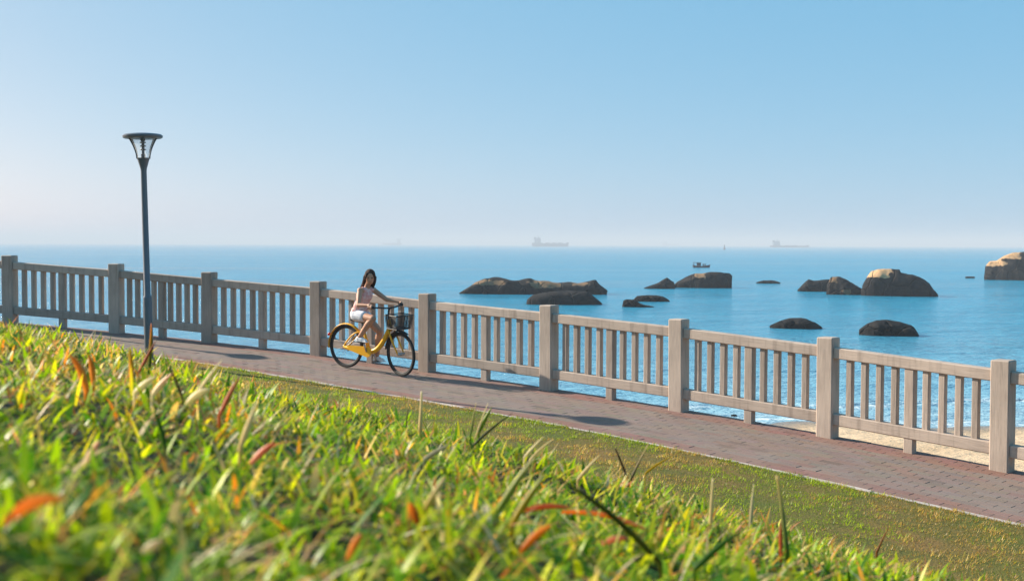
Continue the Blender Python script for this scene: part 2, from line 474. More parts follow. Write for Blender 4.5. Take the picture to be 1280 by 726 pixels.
a = lawn.data.attributes.new('humus', 'FLOAT', 'POINT'); a.data.foreach_set('value', hv.ravel().astype(np.float32))
tag(lawn, 'grassy mound sloping down to the brick path', kind='structure')

# path slab (the sand bed between the pavers) and its edge
tp = np.arange(2, T_ALL-2, 0.4); p, g, n = line_at(tp)
def ribbon(offs):
    V = [np.stack([p[:, 0]+n[:, 0]*o, p[:, 1]+n[:, 1]*o, p[:, 2]+dz], -1) for o, dz in offs]
    return np.stack(V, 1), grid_faces(len(tp), len(offs))
V, Fc = ribbon([(PATH_W+0.06, -0.004), (-EDGE, -0.004), (-EDGE, -0.16)])
path = link('path', mesh_np('path', V, Fc), M_JOINT)
tag(path, 'red and grey brick promenade path along the balustrade', kind='structure')
V, Fc = ribbon([(-EDGE+0.02, -0.161), (-EDGE+0.03, -3.2)])
wall = link('sea_wall', mesh_np('sea_wall', V, Fc), M_WALL)
tag(wall, 'stone sea wall below the promenade edge', kind='structure')

# pavers
ROW = 0.120; LEN = 0.242; JT = 0.0045; HB = 0.05
vrows = []
v = -EDGE+0.01
while v+ROW < PATH_W+0.02: vrows.append(v); v += ROW
vw = (PATH_W-0.005-(-EDGE+0.01))/len(vrows)
vrows = [-EDGE+0.01+vw*i for i in range(len(vrows))]
pav = []
for ri, v in enumerate(vrows):
    for t in np.arange(L_EXT-4.0+(LEN/2 if ri % 2 else 0), T_ALL-L_EXT+3.0, LEN): pav.append((t, v, v+vw))
pav = np.array(pav)
pc, pg, pn = line_at(pav[:, 0])
mid = (pav[:, 1]+pav[:, 2])/2
cx = pc[:, 0]+pn[:, 0]*mid; cy = pc[:, 1]+pn[:, 1]*mid
px_ = W/2+F*cx/cy
inview = (px_ > 0) & (px_ < 1280)
# the band colour of each paver
tone = np.empty((len(pav), 3))
red = (mid > PATH_W-0.42) | (mid < 0.40)
tone[red] = (0.215, 0.112, 0.088); tone[~red] = (0.195, 0.145, 0.122)
nz = np.array([noise.noise(Vector((x*0.35, y*0.35, 3.0))) for x, y in zip(cx, cy)])
warm = (~red) & (nz+rng.normal(0, 0.28, len(pav)) > 0.22)
tone[warm] = (0.205, 0.138, 0.112)
tone *= rng.uniform(0.93, 1.07, (len(pav), 1)); odd = rng.uniform(0, 1, len(pav)) < 0.03; tone[odd] *= 0.72; tone *= rng.uniform(0.94, 1.06, tone.shape)
def paver_geo(i):
    t, a, b = pav[i]; hx = (b-a-JT)/2; hy = (LEN-JT)/2; ch = 0.003
    G = np.array([pg[i, 0], pg[i, 1]]); N = np.array([pn[i, 0], pn[i, 1]])
    ax, ay = rng.normal(0, 0.003), rng.normal(0, 0.003)+(0.02 if rng.uniform() < 0.03 else 0); dz = rng.normal(0, 0.0008)
    vs = []
    sl = float(zpath(t+0.05)-zpath(t-0.05))/0.1
    for zz, sh in ((-HB, 0), (-ch, 0), (0, ch)):
        for sx, sy in ((-1, -1), (1, -1), (1, 1), (-1, 1)):
            u = sx*(hx-sh); w = sy*(hy-sh)
            z = pc[i, 2]+zz+dz+0.004+u*ax+w*ay+w*sl
            vs.append((cx[i]+N[0]*u+G[0]*w, cy[i]+N[1]*u+G[1]*w, z))
    fs = [(8, 9, 10, 11)]
    for L in (0, 4):
        for k in range(4): fs.append((L+k, L+(k+1) % 4, L+4+(k+1) % 4, L+4+k))
    return vs, fs
order = np.argsort(np.where(inview, np.hypot(cx, cy), 1e9))
near = set(order[:300].tolist())
SV = []; SF = []; SC = []
for i in range(len(pav)):
    vs, fs = paver_geo(i)
    if i in near:
        me = mesh_np('paver', vs, fs); set_col(me, 'tone', np.tile(tone[i], (12, 1)))
        link('paver', me, M_PAVER, path)
    else:
        b = len(SV); SV += vs; SF += [tuple(k+b for k in f) for f in fs]; SC += [tone[i]]*12
me = mesh_np('distant_pavers', SV, SF); set_col(me, 'tone', np.array(SC))
o = link('distant_pavers', me, M_PAVER, path); tag(o, kind='stuff')

# kerb stones along the lawn
kerb = empty('kerb', tuple(POSTS[6])); tag(kerb, 'narrow pale concrete kerb between path and lawn', kind='structure')
kl = 0.8
for t in np.arange(L_EXT-4, T_ALL-L_EXT+3, kl):
    q, gg, nn = line_at(np.array([t+kl/2])); q = q[0]; gg = gg[0]; nn = nn[0]
    sl = float(zpath(t+kl)-zpath(t))/kl
    M = Matrix(((gg[0], nn[0], 0), (gg[1], nn[1], 0), (sl, 0, 1))).to_3x3()
    mb = MB().box((0, 0, 0), (kl-0.008, 0.085, 0.16), M, 0.008)
    o = mb.build('kerb_stone', M_KERB, kerb)
    o.location = Vector((q[0]+nn[0]*(PATH_W+0.045), q[1]+nn[1]*(PATH_W+0.045), q[2]-0.045+random.uniform(-.004, .004))) - kerb.location

# shoreline, beach and sea bed
SHORE_PX = [(1700, 546), (1280, 532), (1180, 531), (1060, 530), (985, 529), (925, 536), (860, 560), (780, 600), (640, 625), (300, 560), (-300, 505), (-900, 480)]
SHORE = np.array([tuple(on_z(x, y, 0))[:2] for x, y in SHORE_PX])
SHORE = np.vstack([[SHORE[0]+(SHORE[0]-SHORE[1])*3], SHORE, [SHORE[-1]+(SHORE[-1]-SHORE[-2])*3]])
def shore_d(X, Y):
    """distance to the shoreline, positive on the sea side (further from the eye)"""
    X = np.asarray(X, float); Y = np.asarray(Y, float)
    best = np.full(X.shape, 1e9); sign = np.ones(X.shape)
    for a, b in zip(SHORE[:-1], SHORE[1:]):
        ab = b-a; L2 = ab@ab
        k = np.clip(((X-a[0])*ab[0]+(Y-a[1])*ab[1])/L2, 0, 1)
        dx = X-(a[0]+ab[0]*k); dy = Y-(a[1]+ab[1]*k); dq = np.hypot(dx, dy)
        s = np.where(ab[0]*(Y-a[1])-ab[1]*(X-a[0]) < 0, 1.0, -1.0)
        u = dq < best; best = np.where(u, dq, best); sign = np.where(u, s, sign)
    return best*sign
def wob(X, Y): return 0.5*np.sin(X*0.55)+0.3*np.sin(X*1.3+Y*0.4)
gx = np.linspace(-70, 70, 281); gy = np.concatenate([np.linspace(4, 60, 141), np.linspace(61, 110, 25)])
GX, GY = np.meshgrid(gx, gy, indexing='ij')
sd = shore_d(GX, GY)+wob(GX, GY)
bump_ = 0.03*np.sin(GX*3.1+np.sin(GY*2.0))*np.sin(GY*3.7+1)+0.02*np.sin(GX*7.3)*np.sin(GY*6.1)
BZ = np.where(sd > 0, -np.minimum(1.6, sd*0.07), np.minimum(1.9, -sd*0.06))+np.where(sd < -1.5, bump_, 0)
bt, bd = to_path(GX, GY)
BZ = np.where(bd > 0.5, np.minimum(BZ, 0.5), BZ)
me = mesh_np('beach', np.stack([GX, GY, BZ], -1), grid_faces(len(gx), len(gy)), True)
a = me.attributes.new('wet', 'FLOAT', 'POINT'); a.data.foreach_set('value', np.clip(1+(sd+0.2)/2.2, 0, 1).ravel().astype(np.float32))
beach = link('beach', me, M_SAND); tag(beach, 'footprinted pale sand beach below the balustrade', kind='structure')

sx = np.concatenate([-np.geomspace(15000, 72, 22), np.linspace(-70, 70, 301), np.geomspace(72, 15000, 22)])
sy = np.concatenate([np.linspace(-60, 12, 8), np.linspace(14, 62, 193), np.linspace(63, 140, 60), np.geomspace(145, 15000, 40)])
SX, SY = np.meshgrid(sx, sy, indexing='ij')
sd = shore_d(SX, SY)+wob(SX, SY)
near_m = np.clip((90-np.hypot(SX, SY))/40, 0, 1)
ph = sd+0.9*np.sin(SX*0.21)+0.5*np.sin(SX*0.5+SY*0.2)
SZ = near_m*(0.13*np.exp(-((ph-5.5)/0.55)**2)+0.10*np.exp(-((ph-11)/0.7)**2)+0.05*np.exp(-((ph-18)/0.8)**2)+0.015*np.sin(ph*1.4))*np.clip(sd/3, 0, 1)
me = mesh_np('sea', np.stack([SX, SY, SZ], -1), grid_faces(len(sx), len(sy)), True)
a = me.attributes.new('shallow', 'FLOAT', 'POINT')
sv = np.clip(np.exp(-np.maximum(sd, 0)/20.0), 0, 1); a.data.foreach_set('value', sv.ravel().astype(np.float32))
a = me.attributes.new('foam', 'FLOAT', 'POINT')
fv = near_m*(np.exp(-((sd-0.6)/0.7)**2)+0.8*np.exp(-((ph-5.0)/0.4)**2)+0.35*np.exp(-((ph-2.6)/1.2)**2)); a.data.foreach_set('value', np.clip(fv*0.7, 0, 1).ravel().astype(np.float32))
sea = link('sea', me, M_SEA); tag(sea, 'calm blue sea reaching to the hazy horizon', kind='structure')

# ------------------------------------------------------------------ balustrade
fence = empty('balustrade', tuple(POSTS[0]))
tag(fence, 'long grey-brown post and baluster railing between brick path and sea', 'railing')
FO = Vector(fence.location)
def grained(me, axes, off):
    """coordinates running along the member, for the grain"""
    co = np.empty(len(me.vertices)*3, dtype=np.float32); me.vertices.foreach_get('co', co); co = co.reshape(-1, 3)
    v = np.stack([co@np.array(axes[0]), co@np.array(axes[1]), co@np.array(axes[2])], -1)+off
    a = me.attributes.new('grain', 'FLOAT_VECTOR', 'POINT'); a.data.foreach_set('vector', v.astype(np.float32).ravel())
def member(name, c, axes, size, ch=0.008):
    """size along axes[0], axes[1], axes[2]; the long axis first"""
    A = [Vector(a).normalized() for a in axes]
    M = Matrix((A[0], A[1], A[2])).transposed()
    me = MB().box((0, 0, 0), size, M, ch).mesh(name)
    grained(me, [tuple(a) for a in A], np.array([random.uniform(0, 50) for _ in range(3)]))
    o = link(name, me, M_FENCE, fence); o.location = Vector(c)-FO
    return o
UP = Vector((0, 0, 1)); POST_H = 1.2; POST_W = 0.205
for i, P in enumerate(POSTS):
    a = POSTS[max(i-1, 0)]; b = POSTS[min(i+1, len(POSTS)-1)]
    g = Vector((b.x-a.x, b.y-a.y, 0)).normalized(); n = Vector((g.y, -g.x, 0))
    tilt = Vector((random.uniform(-.006, .006), random.uniform(-.006, .006), 1)).normalized()
    member('post', P+UP*(POST_H/2-0.03), (tilt, g, n), (POST_H+0.06, POST_W, POST_W), 0.012)
for P, Q in zip(POSTS[:-1], POSTS[1:]):
    e = Q-P; eh = Vector((e.x, e.y, 0)); L = eh.length; g = eh.normalized(); n = Vector((g.y, -g.x, 0)); ev = e.normalized()
    upv = ev.cross(-n).normalized(); 
    if upv.z < 0: upv = -upv
    inner = e.length-POST_W*0.96
    midp = (P+Q)/2
    member('top_rail', midp+UP*1.025, (ev, n, upv), (inner, 0.135, 0.13), 0.01)
    member('bottom_rail', midp+UP*0.235, (ev, n, upv), (inner, 0.125, 0.135), 0.01)
    for k in range(9):
        f = (k+1)/10.0
        # spacing inside the bay
        f = (POST_W/2 + (L-POST_W)*(k+1)/10.0)/L
        q = P.lerp(Q, f)
        if k == 4:
            member('baluster', q+UP*0.466, (UP, g, n), (1.0, 0.112, 0.105), 0.008)
        else:
            w = 0.073+random.uniform(-0.003, 0.003)
            member('baluster', q+UP*0.632, (UP, g, n), (0.67, w, 0.078), 0.007)

# ------------------------------------------------------------------ street lamps
def street_lamp(x, y, label, lean):
    z = float(z_lawn(np.array([x]), np.array([y]))[0])
    r = empty('street_lamp', (x, y, z-0.03)); tag(r, label, 'street lamp', 'street lamps along the path')
    HT = LAMP_TOP-z-0.03
    MB().lathe([(0.15, 0), (0.15, 0.04), (0.09, 0.07), (0.07, 0.09)], 24).build('base', M_POLE, r, True, 30)
    MB().lathe([(0.062, 0.05), (0.062, 0.95), (0.058, 0.97), (0.047, 0.99), (0.041, HT-0.52), (0.047, HT-0.48), (0.078, HT-0.37), (0.092, HT-0.335)], 24).build('pole', M_POLE, r, True, 30)
    c = MB().lathe([(0.255, HT-0.055), (0.275, HT-0.045), (0.28, HT-0.02), (0.255, HT+0.0), (0.16, HT+0.012), (0.02, HT+0.018)], 40).build('cap', M_POLE, r, True, 40)
    for k in range(4):
        a = math.radians(20+90*k); pts = []
        for j in range(9):
            u = j/8; rr = 0.088+0.105*u**1.7; zz = HT-0.345+0.30*u
            pts.append((rr*math.cos(a), rr*math.sin(a), zz))
        MB().tube(pts, 0.0095, 8).build('rib', M_POLE, r, True)
    prof = [(0.080+0.10*(j/10)**1.7, HT-0.335+0.28*j/10) for j in range(11)]
    MB().lathe(prof, 32, cap=False).build('glass', M_GLASS, r, True)
    b = MB().lathe([(0.03, HT-0.335), (0.03, HT-0.28), (0.020, HT-0.275), (0.020, HT-0.10), (0.034, HT-0.085), (0.034, HT-0.06), (0.01, HT-0.055)], 16).build('lamp_holder', M_BLACK, r, True, 30)
    for j in range(3): MB().lathe([(0.036, HT-0.225+j*0.05), (0.045, HT-0.215+j*0.05), (0.036, HT-0.205+j*0.05)], 16).build('fin', M_STEEL, b)
    r.rotation_euler = (0, lean, 0)
    return r
LX, LY = at(186.5, 430, 17.25).x, 17.25
LAMP_TOP = at(179, 163, 17.25).z
street_lamp(LX, LY, 'slim dark street lamp with flared glass head standing at the lawn edge', math.radians(-1.2))
LAMP_TOP += 0.35
street_lamp(LX-5.25, LY+4.1, 'second dark street lamp further up the path, beyond the photo edge', 0)

# ------------------------------------------------------------------ bicycle and rider
bt_, bd_ = to_path(np.array([-2.47]), np.array([17.75]))
bp = on_z(432, 459, float(zpath(bt_[0]))+0.006)
bt_, bd_ = to_path(np.array([bp.x]), np.array([bp.y]))
bp = on_z(432, 459, float(zpath(bt_[0]))+0.006)
_, bg_, bn_ = line_at(bt_+0.5); bg_ = bg_[0]
slope = float(zpath(bt_[0]+1.0)-zpath(bt_[0]))/1.0
bx = Vector((bg_[0], bg_[1], slope)).normalized()
by = UP.cross(bx).normalized(); bz = bx.cross(by)
BM = Matrix((bx, by, bz)).transposed().to_4x4(); BM.translation = bp
bike = empty('bicycle'); bike.matrix_world = BM
tag(bike, 'yellow step-through bicycle with black front basket and black tyres', 'bicycle')
WR = 0.325; WB = 1.07
RA = Vector((0, 0, WR)); FA = Vector((WB, 0, WR))
STEER = math.radians(-14)
HT0 = Vector((0.83, 0, 0.66)); HT1 = Vector((0.79, 0, 0.80))       # head tube low, high
def bar(pts, r, name, m, parent, seg=10): return MB().tube(pts, r, seg).build(name, m, parent, True)
def bez(a, b, c, d, n=10):
    a, b, c, d = map(Vector, (a, b, c, d)); return [a*(1-t)**3+b*3*t*(1-t)**2+c*3*t*t*(1-t)+d*t**3 for t in [i/n for i in range(n+1)]]
BB = Vector((0.455, 0, 0.29))
fr = MB()
fr.tube(bez(HT0*0.7+HT1*0.3, (0.70, 0, 0.42), (0.60, 0, 0.30), BB, 12), [0.036]*5+[0.038]*8, 12)
fr.tube([BB, (0.30, 0, 0.62)], 0.028, 12)
fr.tube([HT0, HT1], 0.027, 12)
fr.tube([BB-Vector((0, 0.06, 0)), BB+Vector((0, 0.06, 0))], 0.034, 14)
for s in (-1, 1):
    fr.tube([BB+Vector((0, 0.03*s, 0)), Vector((0, 0.065*s, WR))], 0.015, 10)
    fr.tube(bez((0.315, 0.02*s, 0.57), (0.20, 0.06*s, 0.58), (0.12, 0.065*s, 0.50), (0, 0.065*s, WR), 8), 0.013, 10)
fr.build('frame', M_YELLOW, bike, True)
bar([(0.305, 0, 0.60), (0.272, 0, 0.735)], 0.014, 'seat_post', M_STEEL, bike)
sd_ = MB(); 
for k in range(9):
    u = k/8; x = 0.14+0.27*u; w = 0.095*(1-u)**0.7+0.022; zt = 0.765-0.012*math.sin(u*math.pi)
    sd_.ell((x, 0, zt-0.02), (0.035, w, 0.032), None, 14, 8)
link('saddle', remeshed(sd_, 'saddle', 0.008, 3), M_BLACK, bike)
# steering assembly as matrices
sax = (HT1-HT0).normalized()
SM = Matrix.Translation(HT0) @ Matrix.Rotation(STEER, 4, sax) @ Matrix.Translation(-HT0)
def st(pts): return [SM @ Vector(q) for q in pts]
# wheels
def wheel(center, q):
    M = Matrix.Translation(center) @ q
    Rx = M @ Matrix.Rotation(math.pi/2, 4, 'X')
    def ringpts(r, n=56): return [Rx @ Vector((r*math.cos(2*math.pi*i/n), r*math.sin(2*math.pi*i/n), 0)) for i in range(n)]
    w = MB().tube(ringpts(WR-0.045), 0.013, 8, closed=True).build('wheel', M_BLACK, bike, True)
    MB().tube(ringpts(WR-0.021), 0.022, 10, closed=True).build('tyre', M_TYRE, w, True)
    MB().tube([Rx @ Vector((0, 0, -0.06)), Rx @ Vector((0, 0, 0.06))], 0.022, 12).build('hub', M_STEEL, w, True)
    for i in range(20):
        a = 2*math.pi*i/20; b = a+(0.35 if i % 2 else -0.35); z = 0.03 if (i//2) % 2 else -0.03
        MB().tube([Rx @ Vector((0.02*math.cos(b), 0.02*math.sin(b), z)), Rx @ Vector(((WR-0.05)*math.cos(a), (WR-0.05)*math.sin(a), 0))], 0.0016, 4).build('spoke', M_STEEL, w)
    return w
wheel(RA, Matrix.Identity(4))
fq = SM.to_3x3().to_4x4(); FAs = SM @ FA
wheel(FAs, fq)
# mudguards
def guard(center, a0, a1, q, m):
    vs = []; fs = []; n = 22
    for i in range(n+1):
        a = math.radians(a0+(a1-a0)*i/n)
        for j in range(7):
            f = (j-3)/3; r = WR+0.022-0.014*f*f; y = 0.034*f
            vs.append(center + q @ Vector((r*math.cos(a), y, r*math.sin(a))))
    for i in range(n):
        for j in range(6): fs.append((i*7+j, (i+1)*7+j, (i+1)*7+j+1, i*7+j+1))
    o = MB().add(vs, fs).build('mudguard', m, bike, True)
    sol = o.modifiers.new('t', 'SOLIDIFY'); sol.thickness = 0.004
    return o
guard(RA, 40, 190, Matrix.Identity(3), M_YELLOW)
guard(FAs, 62, 175, fq.to_3x3(), M_BLACK)
# fork, stem, handlebar, basket
fk = MB()
fk.tube(st([(0.835, 0, 0.645), (0.838, 0, 0.69)]), 0.024, 10)
fk.tube(st([(0.84, -0.055, 0.67), (0.84, 0.055, 0.67)]), 0.018, 10)
for s in (-1, 1): fk.tube(st([(0.84, 0.055*s, 0.67), (0.93, 0.06*s, 0.52), tuple(FA+Vector((0, 0.06*s, 0)))]), [0.016, 0.014, 0.011], 10)
fk.build('fork', M_YELLOW, bike, True)
hb = MB(); hb.tube(st(bez((0.79, 0, 0.80), (0.77, 0, 0.88), (0.775, 0, 0.93), (0.80, 0, 0.975), 6)), 0.015, 10)
HBW = 0.29
gripR = Vector((0.665, -HBW, 1.0)); gripL = Vector((0.665, HBW, 1.0))
hb.tube(st(bez((0.665, -HBW, 1.0), (0.80, -HBW+0.05, 1.0), (0.82, -0.12, 0.985), (0.80, 0, 0.975), 10)), 0.012, 10)
hb.tube(st(bez((0.665, HBW, 1.0), (0.80, HBW-0.05, 1.0), (0.82, 0.12, 0.985), (0.80, 0, 0.975), 10)), 0.012, 10)
hbo = hb.build('handlebar', M_BLACK, bike, True)
for s in (-1, 1):
    MB().tube(st([(0.66, s*HBW, 1.0), (0.775, s*(HBW-0.028), 1.0)]), 0.018, 12).build('grip', M_BLACK, hbo, True)
    MB().tube(st([(0.78, s*(HBW-0.05), 0.985), (0.72, s*(HBW-0.03), 0.955), (0.68, s*(HBW-0.02), 0.95)]), 0.006, 8).build('brake_lever', M_STEEL, hbo, True)
bk = empty('basket', parent=bike)
x0, x1, zb, zt_ = 0.90, 1.13, 0.70, 0.90
def bring(f):
    ex = 0.03*f; z = zb+(zt_-zb)*f; w = 0.13+0.03*f
    return [(x0-ex*0.3, -w, z), (x1+ex, -w, z), (x1+ex, w, z), (x0-ex*0.3, w, z)]
wires = MB()
for k in range(11): wires.tube(st(bring(k/10)), 0.0035 if 0 < k < 10 else 0.007, 5, closed=True)
c0, c1 = bring(0), bring(1)
for e in range(4):
    for j in range(12):
        f = j/12; A = Vector(c0[e]).lerp(Vector(c0[(e+1) % 4]), f); B = Vector(c1[e]).lerp(Vector(c1[(e+1) % 4]), f)
        wires.tube(st([A, B]), 0.0035, 5)
wires.build('wire_mesh', M_BLACK, bk)
pl = MB(); a_, b_, c_, d_ = [Vector(q) for q in bring(0.02)]
pl.add(st([a_, b_, c_, d_]), [(0, 1, 2, 3)]); pl.build('basket_floor', M_BLACK, bk)
bar(st([(0.84, 0, 0.70), (0.95, 0, 0.69), (1.05, 0, 0.69)]), 0.010, 'basket_bracket', M_BLACK, bike)
# chain guard, cranks, pedals, rear light, kickstand
cg = MB(); n_ = 24; outl = []
for i in range(n_):
    a = 2*math.pi*i/n_
    if math.cos(a) > -0.2: outl.append((BB.x+0.078*math.cos(a), BB.z+0.078*math.sin(a)))
outl_s = sorted(outl, key=lambda q: math.atan2(q[1]-BB.z, q[0]-BB.x))
outl_s += [(0.03, WR+0.025), (-0.02, WR), (0.03, WR-0.028)]
vs = [(x, -0.052, z) for x, z in outl_s]+[(x, -0.072, z) for x, z in outl_s]; k = len(outl_s)
cg.add(vs, [tuple(range(k)), tuple(reversed(range(k, 2*k)))]+[(i, (i+1) % k, k+(i+1) % k, k+i) for i in range(k)])
cg.build('chain_guard', M_YELLOW, bike)
CA = math.radians(112); CL = 0.16
PR = BB+Vector((CL*math.cos(CA), -0.14, CL*math.sin(CA))); PL = BB+Vector((-CL*math.cos(CA), 0.14, -CL*math.sin(CA)))
for Pp, s in ((PR, -1), (PL, 1)):
    cr = bar([BB+Vector((0, 0.08*s, 0)), Pp-Vector((0, 0.05*s, 0))], 0.011, 'crank', M_STEEL, bike)
    MB().box(Pp, (0.09, 0.085, 0.022), None, 0.004).build('pedal', M_BLACK, cr)
MB().lathe([(0.02, 0), (0.026, 0.01), (0.026, 0.02)], 14, Matrix.Translation((-0.345, 0, 0.47)) @ Matrix.Rotation(math.radians(-80), 4, 'Y')).build('tail_light', mat('red_lens', (0.4, 0.01, 0.01), 0.2), bike, True)
bar([(0.10, 0.07, 0.32), (-0.06, 0.10, 0.24)], 0.009, 'kickstand', M_BLACK, bike)
bar([(-0.30, 0.02, 0.43), (0.0, 0.066, WR)], 0.004, 'mudguard_stay', M_STEEL, bike)

# the rider, posed in the bicycle's own frame
K = 0.90
hip = Vector((0.215, 0, 0.83)); neck = Vector((0.345, 0, 1.245)); head = Vector((0.405, -0.015, 1.395))
hR, hL = hip+Vector((0.02, -0.082, -0.01)), hip+Vector((0.02, 0.082, -0.01))
shR, shL = neck+Vector((-0.01, -0.145, -0.045)), neck+Vector((0.01, 0.145, -0.045))
handR = SM @ Vector((0.705, -HBW+0.01, 1.012)); handL = SM @ Vector((0.705, HBW-0.01, 1.012))
footR = PR+Vector((-0.03, 0.0, 0.075)); footL = PL+Vector((-0.03, 0.0, 0.075))
def joint(a, b, l1, l2, pole):
    dv = b-a; d = min(dv.length, (l1+l2)*0.998); x = (l1*l1-l2*l2+d*d)/(2*d); h = math.sqrt(max(0, l1*l1-x*x))
    u = dv.normalized(); pv = pole-u*pole.dot(u); return a+u*x+pv.normalized()*h
kneeR = joint(hR, footR, 0.37, 0.375, Vector((1, -0.12, 0.4))); kneeL = joint(hL, footL, 0.37, 0.375, Vector((1, 0.12, 0.4)))
elR = joint(shR, handR, 0.245, 0.235, Vector((-0.2, -0.5, -1))); elL = joint(shL, handL, 0.245, 0.235, Vector((-0.2, 0.5, -1)))
body = MB()
for sh_, el_, hd_ in ((shR, elR, handR), (shL, elL, handL)):
    wr = hd_+(el_-hd_).normalized()*0.055+Vector((0, 0, 0.012))
    body.cap(sh_, 0.043, el_, 0.033); body.cap(el_, 0.033, wr, 0.022)
    gd = (SM.to_3x3() @ Vector((1, 0.24 if hd_ is handR else -0.24, 0))).normalized()      # along the grip
    sd2 = gd.cross(UP).normalized()
    pc_ = hd_+Vector((0, 0, 0.018))
    body.cap(wr, 0.021, pc_-gd*0.012, 0.024); body.cap(pc_-gd*0.018, 0.017, pc_+gd*0.026, 0.016)
    out = 1 if hd_ is handL else -1
    ow = Vector((0, out, 0)); ow = (ow-gd*ow.dot(gd)).normalized()
    for f_i, (o_, ln) in enumerate(((0.036, 0.9), (0.017, 1.0), (-0.002, 0.97), (-0.02, 0.8))):
        c = hd_+gd*o_-Vector((0, 0, 0.012)); r_ = 0.028
        pts = [c+(ow*math.cos(a)+UP*math.sin(a))*r_ for a in [math.radians(80-62*ln*k) for k in range(5)]]
        body.tube(pts, [0.0092, 0.009, 0.0088, 0.0082, 0.0075], 8); body.ell(pts[-1], (0.0075,)*3, None, 8, 6)
    c = hd_+gd*0.03-Vector((0, 0, 0.012)); r_ = 0.028
    pts = [c-gd*0.012*(1-k/3)+(-ow*math.cos(a)+UP*math.sin(a))*r_ for k, a in enumerate([math.radians(q) for q in (75, 35, 0, -35)])]
    body.tube(pts, [0.0115, 0.0105, 0.0095, 0.0085], 8); body.ell(pts[-1], (0.0085,)*3, None, 8, 6)
for h_, k_, f_ in ((hR, kneeR, footR), (hL, kneeL, footL)):
    body.cap(h_, 0.078, k_, 0.052); body.ell(k_, (0.05, 0.05, 0.052))
    cm = k_.lerp(f_, 0.3)+Vector((-0.012, 0, 0))
    body.cap(k_, 0.048, cm, 0.05); body.cap(cm, 0.05, f_, 0.032)
    body.cap(f_+Vector((-0.02, 0, -0.025)), 0.030, f_+Vector((0.10, 0, -0.048)), 0.020)
up_t = (neck-hip).normalized(); TQ = UP.rotation_difference(up_t).to_matrix()
body.ell(hip, (0.105, 0.145, 0.10), TQ); body.ell(hip.lerp(neck, 0.35), (0.085, 0.115, 0.14), TQ)
body.ell(hip.lerp(neck, 0.70), (0.092, 0.132, 0.12), TQ)
body.cap(shR, 0.046, shL, 0.046)
body.cap(neck-up_t*0.05, 0.047, head+Vector((-0.02, 0, -0.06)), 0.041)
HY = math.radians(-48)                                  # the face turns towards the lawn
HQ = (Matrix.Rotation(HY, 4, 'Z') @ Matrix.Rotation(math.radians(8), 4, 'Y')).to_3x3()
def hp(x, y, z): return head+HQ @ Vector((x, y, z))
body.ell(hp(-0.006, 0, 0.015), (0.088, 0.070, 0.095), HQ); body.ell(hp(0.018, 0, -0.04), (0.062, 0.054, 0.062), HQ)
body.ell(hp(0.045, 0, -0.078), (0.022, 0.022, 0.018), HQ)
body.cap(hp(0.078, 0, 0.012), 0.008, hp(0.091, 0, -0.02), 0.0115)
body.cap(hp(0.066, -0.018, -0.056), 0.008, hp(0.066, 0.018, -0.056), 0.008)
for s in (-1, 1): body.ell(hp(-0.005, 0.071*s, -0.01), (0.017, 0.010, 0.028), HQ)
person = link('person', remeshed(body, 'person', 0.0062, 3), M_SKIN); person.matrix_world = BM
tag(person, 'person in pink top and white shorts riding the yellow bicycle', 'person')
for s in (-1, 1): MB().ell(hp(0.074, 0.027*s, 0.012), (0.009, 0.013, 0.0075), HQ, 12, 8).build('eye', M_EYE, person, True)
MB().cap(hp(0.0735, -0.015, -0.054), 0.0042, hp(0.0735, 0.015, -0.054), 0.0042).build('mouth', M_LIP, person, True)
hr = MB()
hr.ell(hp(-0.022, 0, 0.035), (0.092, 0.082, 0.092), HQ, 18, 14)
hr.ell(hp(-0.06, 0, -0.03), (0.058, 0.078, 0.09), HQ)
for k in range(11):
    a = math.radians(100+k*16); s0 = hp(0.085*math.cos(a)-0.01, 0.078*math.sin(a), 0.02)
    e0 = hp(0.10*math.cos(a)-0.035, 0.085*math.sin(a), -0.115); e1 = e0+Vector((-0.05, 0, -0.09-0.03*math.sin(k*2.1)))
    hr.tube(bez(s0, s0+Vector((0, 0, -0.05)), e0+Vector((0, 0, 0.03)), e1, 6), [0.022, 0.024, 0.024, 0.023, 0.02, 0.014, 0.006], 8)
for k in range(16):                                     # loose strands lifted by the ride
    a = math.radians(118+k*8.5); s0 = hp(0.08*math.cos(a)-0.02, 0.08*math.sin(a), random.uniform(-0.06, 0.05))
    e1 = s0+Vector((-0.07-random.uniform(0, .06), random.uniform(-.03, .03), -0.15-random.uniform(0, .09)))
    hr.tube(bez(s0, s0+Vector((-0.02, 0, -0.06)), e1+Vector((0.03, random.uniform(-.02, .02), 0.06)), e1, 6), [0.012, 0.012, 0.011, 0.010, 0.009, 0.007, 0.004], 6)
hr.cap(hp(0.052, -0.05, 0.07), 0.016, hp(0.03, -0.078, -0.03), 0.012); hr.cap(hp(0.052, 0.05, 0.07), 0.016, hp(0.03, 0.078, -0.03), 0.012)
link('hair', remeshed(hr, 'hair', 0.0055, 1), M_HAIR, person)
bl = MB()
bl.ell(hip.lerp(neck, 0.30), (0.105, 0.138, 0.15), TQ); bl.ell(hip.lerp(neck, 0.68), (0.105, 0.146, 0.135), TQ)
bl.cap(neck.lerp(shR, 0.62)+Vector((0, 0, -0.012)), 0.048, neck.lerp(shL, 0.62)+Vector((0, 0, -0.012)), 0.048)
bl.ell(hip.lerp(neck, 0.12), (0.122, 0.158, 0.06), TQ)
link('blouse', remeshed(bl, 'blouse', 0.0075, 3), M_BLOUSE, person)
so = MB(); so.ell(hip+Vector((0, 0, 0.0)), (0.118, 0.160, 0.112), TQ)
for h_, k_ in ((hR, kneeR), (hL, kneeL)): so.cap(h_, 0.094, h_.lerp(k_, 0.42), 0.083)
link('shorts', remeshed(so, 'shorts', 0.0075, 3), M_SHORTS, person)
